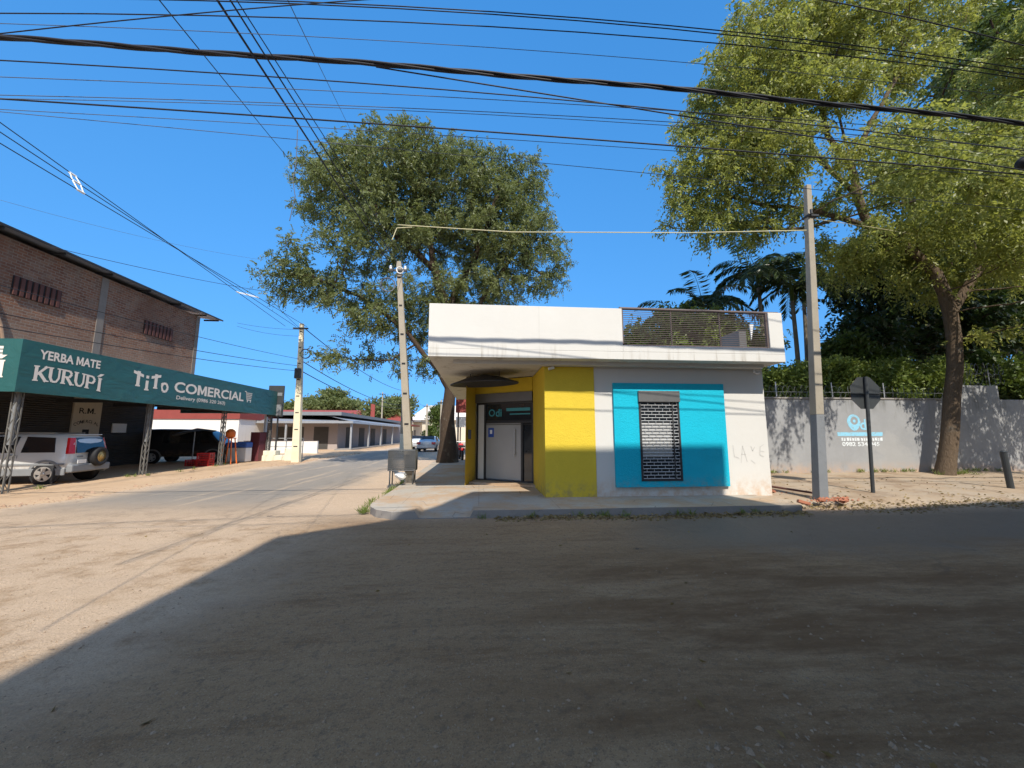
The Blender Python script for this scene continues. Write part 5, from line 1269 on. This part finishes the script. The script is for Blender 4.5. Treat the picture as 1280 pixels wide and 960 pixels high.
# low building with awning
lb=thing('low_shop','low pinkish grey shop with zinc awning on posts across the left street','building',(-17,44,0))
m=MB(); m.box(-30,-14.3,40.5,72,-.1,2.95); m.build('wall',M['mauve'],lb)
m=MB(); m.prism([(-31,38.6,2.75),(-12.3,38.6,2.75),(-12.3,42,2.95),(-31,42,3.5)],(0,0,.06)); m.prism([(-12.3,38.6,2.752),(-12.3,70,2.752),(-16,70,3.5),(-16,42,3.5)],(0,0,.06)); m.build('awning',M['metalroof'],lb)
m=MB(); m.box(-31,-12.28,38.57,38.6,2.62,2.84); m.box(-12.3,-12.26,38.6,70,2.62,2.84); m.build('awning_edge',M['galv'],lb)
for (x,y) in ((-26,38.8),(-22,38.8),(-18.5,38.8),(-12.5,39.),(-12.5,45),(-12.5,50.5),(-12.5,57),(-12.5,64)):
    m=MB(); m.box(x-.08,x+.08,y-.08,y+.08,0,2.66); m.build('post',M['galv'],lb)
for x0,x1 in((-20.2,-17.6),(-16.6,-15.2)):
    m=MB(); m.box(x0,x1,40.46,40.498,.1,2.3); m.build('door',M['shutter'],lb)
m=MB(); m.box(-25.5,-23.6,40.46,40.498,1.3,2.2); m.build('window',M['glass'],lb)
for y in (43,47.5,52.5,59): m=MB(); m.box(-14.298,-14.25,y,y+2,.1,2.3); m.build('door',M['shutter'],lb)
m=MB(); m.box(-31,-14.2,41.,72,3.5,3.85); m.build('parapet',M['polegrey'],lb)
m=MB(); m.box(-13.9,-12.3,38.7,72,-.1,.16); m.build('pavement_strip',M['kerb'],lb)
yw=thing('yard_wall','low whitewashed yard wall with rail beside the whitewashed pole','wall',(-15,32,0))
m=MB(); m.box(-19,-13.2,33,33.2,-.1,1.0); m.build('wall_face',M['whitewall'],yw); m=MB(); m.box(-19,-13.2,33.05,33.15,1.0,1.06); m.build('rail',M['brown_metal'],yw)
rb_=thing('red_band_building','long white building with a red band under its roof, seen beneath the canopy','building',(-30,44,0))
m=MB(); m.box(-60,-21.2,36.,46,-.1,2.9); m.build('wall',M['whitewall'],rb_); m=MB(); m.box(-60.1,-21.1,35.9,46.1,2.9,3.75); m.build('red_band',M['redpaint'],rb_)
m=MB(); m.box(-34.,-32.8,35.85,35.9,3.1,3.6); m.build('band_plate',M['dark_metal'],rb_)
rr_=thing('red_roof_house','house with a long red tiled roof behind the low grey shop','house',(-20,80,0))
m=MB(); m.box(-40,-16,76,90,-.1,3.8); m.build('wall',M['cream'],rr_); m=MB(); m.prism([(-41,75,3.8),(-15.,75,3.8),(-15.,83,6.3),(-41,83,6.3)],(0,0,.2)); m.prism([(-41,91,3.8),(-15.,91,3.8),(-15.,83,6.29),(-41,83,6.29)],(0,0,.2)); m.build('roof',M['redpaint'],rr_)
# row of shops further down the left side, green and red fronts
for i,(y0,y1,mt,aw,h,lbx) in enumerate(((72.5,82,M['leafM'],M['redpaint'],3.1,'far green fronted shop with a red awning edge beyond the low grey shop'),(83,96,M['cream'],M['metalroof'],4.2,'far cream shop at the end of the left side row'))):
    t=thing('row_shop',lbx,'building',(-15,y0,0)); m=MB(); m.box(-24,-14,y0,y1,-.1,h); m.build('wall',M['cream'] if i else plaster('green_front',(.12,.2,.1)),t); m=MB(); m.box(-24,-12.4,y0,y1,h,h+.2); m.build('awning',aw,t); m=MB(); m.box(-13.998,-13.95,y0+1,y0+3.5,0,2.4); m.build('door',M['shutter'],t)
# end of street: white roofed hall, poles, trees
hl=thing('white_roof_hall','pale hall with a broad white roof closing the end of the street','building',(-8,100,0))
m=MB(); m.box(-17,1,98,116,-.1,5); m.build('wall',M['cream'],hl); m=MB(); m.prism([(-18,97,5),(2,97,5),(-2,97,8.6),(-13,97,8.6)],(0,20,0)); m.build('roof',M['whitewall'],hl)
m=MB(); m.box(-11.5,-8.5,97.9,97.99,0,3.4); m.build('doorway',M['shutter'],hl)
ts=thing('red_totem_sign','slim red totem sign above the far shops on the left street','sign',(-13.2,76,0))
a=gy(464,505,76);b=gy(468,527,76); a=Vector((a.x,76,a.z)); m=MB(); m.box(a.x,b.x,75.9,76.1,b.z,a.z); m.build('panel',M['redpaint'],ts); m=MB(); m.tube([(a.x+.4,76.2,0),(a.x+.4,76.2,b.z+.1)],.1,8); m.build('post',M['dark_metal'],ts)
for lbp,px,y,h,mt in (('pale green footed pole directly behind the leaning pole',505,30,None,M['pole']),('thin far pole left of the silver sedan roof',535,70,None,M['pole']),('thin far lamp pole at the right of the far street',550,62,None,M['pole']),('far antenna pole above the low shops',475,75,None,M['galv'])):
    pass
def far_pole(label,px,pyb,pyt,y,w0,low=None):
    b=gy(px,pyb,y); b.z=0; tpz=gy(px,pyt,y).z
    t,a=concrete_pole('utility_pole',label,tuple(b),(b.x-.05,b.y,tpz),w0,w0*.8,w0*.6,w0*.5,M['pole'],low,1.6,holes=False); 
    m=MB(); m.box(b.x-.6,b.x+.5,y-.2,y-.12,tpz-.4,tpz-.3); m.build('crossarm',M['dark_metal'],t)
far_pole('concrete pole with pale green foot standing behind the leaning pole',503,557,440,33,.4,M['lime'])
far_pole('thin far pole rising behind the silver sedan',533,552,505,62,.35)
far_pole('far pole with short crossarm near the street end, right of the sedan',551,555,500,52,.35)
far_pole('slender far pole standing in front of the round green trees',476,555,490,62,.25)
# trees down the street
def far_tree(label,blobs,n,ll,mat): shrub('far_tree',label,blobs,n,ll,mat,'tree',group='trees down the left street')
far_tree('round green tree above the far end of the shops',[blob(478,520,80,30,26),blob(500,508,82,22,20),blob(455,530,78,22,14)],9000,.7,M['leafL'])
far_tree('low wide wooded crown behind the red roof',[blob(395,506,95,40,14),blob(430,508,95,34,14),blob(360,512,95,30,10),blob(415,496,97,26,12)],9000,.8,M['leafL'])
far_tree('dark tree beside the white roofed hall at the street end',[blob(548,520,85,16,20),blob(540,545,80,12,14)],4000,.6,M['leafM'])
far_tree('small bush under the hall roof line',[blob(556,535,60,8,10)],2000,.35,M['leafM'])
# behind the trunk: hanging red sign, white board, red motorcycle
hs=thing('hanging_sign','dark red banner hanging from a post behind the big tree trunk','sign',(-1.1,24,0))
a=gy(570,497,23);b=gy(588,516,23)
m=MB(); m.box(a.x,b.x+.2,22.97,23.03,b.z,a.z); m.build('banner',M['redpaint'],hs); m=MB(); m.tube([(a.x+.15,23.1,.1),(a.x+.15,23.1,a.z+.2)],.05,8); m.build('post',M['dark_metal'],hs)
wbd=thing('white_board','small white notice board on a post behind the big tree trunk','sign',(-.9,26,0))
a=gy(570,521,26);b=gy(590,534,26); m=MB(); m.box(a.x,b.x,25.97,26.03,b.z,a.z); m.build('board',M['whiteplastic'],wbd); m=MB(); m.tube([(a.x+.3,26.08,.1),(a.x+.3,26.08,a.z)],.04,8); m.build('post',M['dark_metal'],wbd)
mc=thing('motorcycle','red motorcycle parked on the pavement between the tree trunk and the yellow pillar','motorcycle',(-1.05,22.6,.1),R(100))
for x in(-.62,.62):
    m=MB(); m.smooth=True; m.lathe([(.22,-.05),(.29,-.045),(.3,0),(.29,.045),(.22,.05)],(x,0,.3),'y',22); w_=m.build('wheel',M['black'],mc,False)
    m=MB(); m.lathe([(.22,-.02),(.22,.02)],(x,0,.3),'y',18); m.build('rim',M['alloy'],w_,False)
m=MB(); m.box(-.25,.25,-.12,.12,.3,.58,.04); m.build('engine',M['dark_metal'],mc,False)
m=MB(); m.box(-.05,.4,-.13,.13,.72,.95,.06); m.box(.35,.75,-.08,.08,.55,.7,.03); m.box(-.85,-.45,-.1,.1,.58,.72,.03); m.build('fairing',M['redplastic'],mc,False)
m=MB(); m.box(-.8,.0,-.13,.13,.76,.86,.04); m.build('saddle',M['black'],mc,False)
m=MB(); m.tube([(.62,0,.3),(.42,0,1.02)],.03,8); m.tube([(.42,-.34,1.05),(.42,.34,1.05)],.018,6); m.build('handlebar',M['galv'],mc,False)
m=MB(); m.lathe([(.08,0),(.09,.05),(.05,.1)],(.5,0,.92),'x',14); m.build('headlight',M['whiteplastic'],mc,False)
# right-hand buildings beyond the tree, so the street keeps its side
rs=thing('row_house','pale house beyond the big tree on the right side of the left street','house',(3,34,0))
m=MB(); m.box(-.4,8,30,60,-.1,3.4); m.build('wall',M['cream'],rs); m=MB(); m.box(-.7,8.2,29.8,60.2,3.4,3.6); m.build('roof',M['metalroof'],rs); m=MB(); m.box(-.45,-.402,32,34,0,2.3); m.build('door',M['shutter'],rs)
# ------------------------------------------------------------------ overhead wires
def fit(P,axis,ext0,ext1,n=26):
    # smooth polynomial through the surveyed points, extended to both ends
    t=np.array([p[axis] for p in P]); deg=min(2,len(P)-1); C=[np.polyfit(t,np.array([p[k] for p in P]),deg if k==2 else 1) for k in range(3)]
    T=np.linspace(ext0,ext1,n); out=[]
    for q in T:
        v=[np.polyval(C[k],q) for k in range(3)]; v[axis]=q; out.append(Vector(v))
    return out
def wire(label,pts,y,r,mat='cable',wav=0.,x0=-17,x1=20,group='wires across the cross street',ydrift=0):
    P=[gy(px,py,y+ydrift*(px-640)/640) for px,py in pts]
    Q=fit(P,0,x0 if x0 is not None else P[0].x,x1 if x1 is not None else P[-1].x,60 if wav else 28)
    if wav: Q=[q+Vector((0,0,wav*math.sin(i*1.1)*(.5+.5*math.sin(i*.37)))) for i,q in enumerate(Q)]
    m=MB(); m.smooth=True; m.tube(Q,r*.78,6); return tag(m.build('overhead_wire',M[mat]),label,'wire',group)
bun=MB(); bun.smooth=True
P=[gy(px,py,5.2) for px,py in((0,48),(420,74),(640,96),(1280,154))]; Q=fit(P,0,-17,20,160)
for k in range(3):
    bun.tube([q+Vector((0,.02*math.cos(i*.55+k*2.1),.022*math.sin(i*.55+k*2.1)+.012*math.sin(i*.31))) for i,q in enumerate(Q)],.02,5)
tag(bun.build('cable_bundle',M['cable']),'thick twisted black cable bundle crossing the whole sky','cable')
m=MB(); m.smooth=True; c=gy(1274,203,5.3); m.tube([c+Vector((-.02,0,0)),c+Vector((.05,0,0)),c+Vector((.45,0,-.02)),c+Vector((.5,0,-.02))],[.03,.1,.1,.03],12); tag(m.build('splice_closure',M['black']),'black cylindrical cable splice hanging at the right picture edge','cable splice')
wire('topmost long wire of the pair near the upper picture edge',((0,-6),(420,3),(840,33),(1280,86)),3.10,0.0064,x0=-11,x1=12)
wire('lower wire of the close pair near the upper picture edge',((0,-3),(420,6),(840,37),(1280,93)),3.12,0.0064,x0=-11,x1=12)
wire('black wire just below the top pair, running the full width',((0,17),(420,23),(840,50),(1280,98)),3.15,0.0064,x0=-11,x1=12)
wire('fine grey wire between the top wires and the thick bundle',((100,33),(420,47),(840,77),(1280,122)),3.18,0.0035,'cablegrey',x0=-11,x1=12)
wire('black wire next under the thick bundle, above the tree crown',((0,76),(420,100),(840,139),(1280,188)),5.2,.011)
wire('thin wire that crosses just under the first wire below the bundle',((0,97),(420,112),(840,140),(1280,172)),3.35,0.0041,'cablegrey',x0=-11,x1=12)
wire('thin upper wire of the close pair over the crown top',((0,119),(420,131),(840,153),(1280,186)),3.27,0.0041,'cablegrey',x0=-11,x1=12)
wire('thin lower wire of the close pair over the crown top',((0,123),(420,135),(840,157),(1280,196)),3.30,0.0035,'cablegrey',x0=-11,x1=12)
wire('strong black wire touching the top of the big tree crown',((0,124),(420,150),(840,183),(1280,218)),5.3,.014)
wire('thin wire below the strong black wire, left half fading lower',((0,137),(420,160),(840,189),(1280,222)),3.33,0.0035,'cablegrey',x0=-11,x1=12)
wire('lowest thin wire passing through the crown of the big tree',((0,141),(420,176),(840,222),(1280,262)),3.40,0.0035,'cablegrey',x0=-11,x1=12)
wire('wire that leaves the thick bundle and slants down to the right',((470,84),(660,113),(840,144),(1000,168)),5.25,.013,x0=None,x1=20)
wire('wire slanting up across the top left corner of the sky',((0,42),(200,21),(450,0)),2.90,0.0058,x0=-10,x1=1.2)
wire('black wire cutting the top right corner through the tree',((1030,0),(1150,25),(1280,57)),4.8,.012,x0=4,x1=20)
# cord between the two poles
def wire3(label,pts,r,mat='cable',sag=0.,group=None,name='overhead_wire',cat='wire',n=24):
    out=[]
    pts=[Vector(p) for p in pts]
    for a,b in zip(pts[:-1],pts[1:]):
        for k in range(n): t=k/n; q=a.lerp(b,t); q.z-=4*sag*t*(1-t); out.append(q)
    out.append(pts[-1]); m=MB(); m.smooth=True; m.tube(out,r*.85,5); return tag(m.build(name,M[mat]),label,cat,group)
wire3('pale yellow cord strung level between the leaning pole and the right concrete pole',[gy(497,281,12.2),gy(640,290,11),gy(860,291,9.4),gy(1008,288,8.36)],.016,'rope')
wire3('short pale cord end rising from the top of the leaning pole',[gy(490,300,12.2),gy(496,285,12.2),gy(515,284,12.)],.018,'rope')
wire3('thin cord running from the right concrete pole into the yellow green tree',[(8.35,8.5,7.05),gy(1090,284,9.5),gy(1165,297,10.5)],.009,'rope')
topL=Vector((-2.7,12.2,7.05)); G='wires along the left street'
def along(label,pa,ya,end,r,mat='cable',sag=.05):
    a=gy(pa[0],pa[1],ya); d=(a-end); far=end+d*1.6; wire3(label,[far,end],r,mat,sag,G)
along('heavy black cable running from the upper left sky down to the leaning pole',(275,0),4.2,topL+Vector((-.3,0,.1)),.018)
along('second black cable beside the heavy one, down to the leaning pole',(291,0),4.2,topL+Vector((-.05,0,.12)),.013)
along('thin black cable right of the heavy pair, down to the leaning pole',(299,0),4.3,topL+Vector((.25,0,.1)),.009)
along('thin wire left of the heavy cables, reaching the tree crown at left',(203,0),4.4,gy(384,226,13),.009)
along('thin steep wire right of the heavy cables, ending at the crown top',(362,0),4.4,gy(447,180,16),.007,'cablegrey')
wire3('loose torn cable end dangling in the sky left of the big crown',[gy(372,162,7),gy(370,205,7),gy(366,225,7),gy(369,245,7),gy(362,276,7)],.009,'cablegrey',0,None)
topW=Vector((-10.5,22.9,7.85))
for i,(py,lbx,ex) in enumerate(((153,'upper of three parallel wires to the whitewashed pole',-1.0),(165,'middle of three parallel wires to the whitewashed pole',-.35),(179,'lower of three parallel wires to the whitewashed pole',.35))):
    a=gx(0,py,-10.4+ex*.3); end=topW+Vector((ex*.9,0,0)); wire3(lbx,[end+(a-end)*1.25,end],.014,'cable',.0,G)
aM=gx(0,165,-10.4-.35*.3); eM=topW+Vector((-.35*.9,0,0)); aU=gx(0,153,-10.4-.3); eU=topW+Vector((-.9,0,0)); aD=gx(0,179,-10.4+.35*.3); eD=topW+Vector((.35*.9,0,0))
def atpx(px):   # where along the middle wire the picture column px falls
    best=min((abs(640+F*((lambda q:(q.x*math.cos(YAW)-q.y*math.sin(YAW))/depth(q))(eM+(aM-eM)*(k/400.)))-px),k/400.) for k in range(400)); return best[1]
for tt,lbx in ((atpx(95),'pale wire spacer on the three parallel wires, nearer one'),(atpx(309),'pale wire spacer on the three parallel wires, further one')):
    P3=[e+(a-e)*tt for a,e in((aU,eU),(aM,eM),(aD,eD))]; m=MB(); o_=Vector((0,.07,0))
    m.tube([P3[0]-o_,P3[0]+o_,P3[1]+o_*1.5,P3[2]+o_,P3[2]-o_,P3[1]-o_*1.5,P3[0]-o_],.014,6)
    for q in P3: m.tube([q-o_*1.3,q+o_*1.3],.026,6)
    tag(m.build('wire_spacer',M['whiteplastic']),lbx,'spacer','wire spacers')
lowW=Vector((-10.45,22.85,5.6))
for lbx,pa,e,r in (('upper slanting service wire across the brick wall',(0,352),(-10.45,22.85,5.9),.012),('middle slanting service wire across the brick wall',(0,387),(-10.45,22.85,5.5),.014),('lower slanting service wire just above the teal sign',(0,404),(-10.45,22.85,5.2),.014)):
    a=gx(pa[0],pa[1],-11.2); e=Vector(e); wire3(lbx,[e+(a-e)*1.2,e],r,'cable',.15,G)
wire3('thin wire from the brick eave over to the whitewashed pole',[gx(62,308,-14.9),gx(330,364,-11.),Vector((-10.5,22.9,7.7))],.012,'cable',.1,G)
wire3('very thin wire high above the brick roof towards the big tree',[gx(0,250,-15),gx(330,325,-12)],.006,'cablegrey',.2,G)
wire3('thin wire leaving the brick roof corner towards the right',[(-15.,24.4,8.4),(-10.5,23,7.7)],.01,'cable',.1,G)
wire3('lower thin wire leaving the brick roof corner',[(-15.,24.4,8.2),(-10.5,23,7.3)],.01,'cable',.15,G)
for k,(z0,z1,lbx) in enumerate(((7.9,7.6,'far upper street wire beyond the whitewashed pole'),(5.9,5.6,'far middle street wire beyond the whitewashed pole'),(5.3,5.2,'far lower street wire beyond the whitewashed pole'))):
    wire3(lbx,[(-10.5,23,z0),(-10.6,55,z1),(-11,95,z1)],.03,'cable',.7,G)
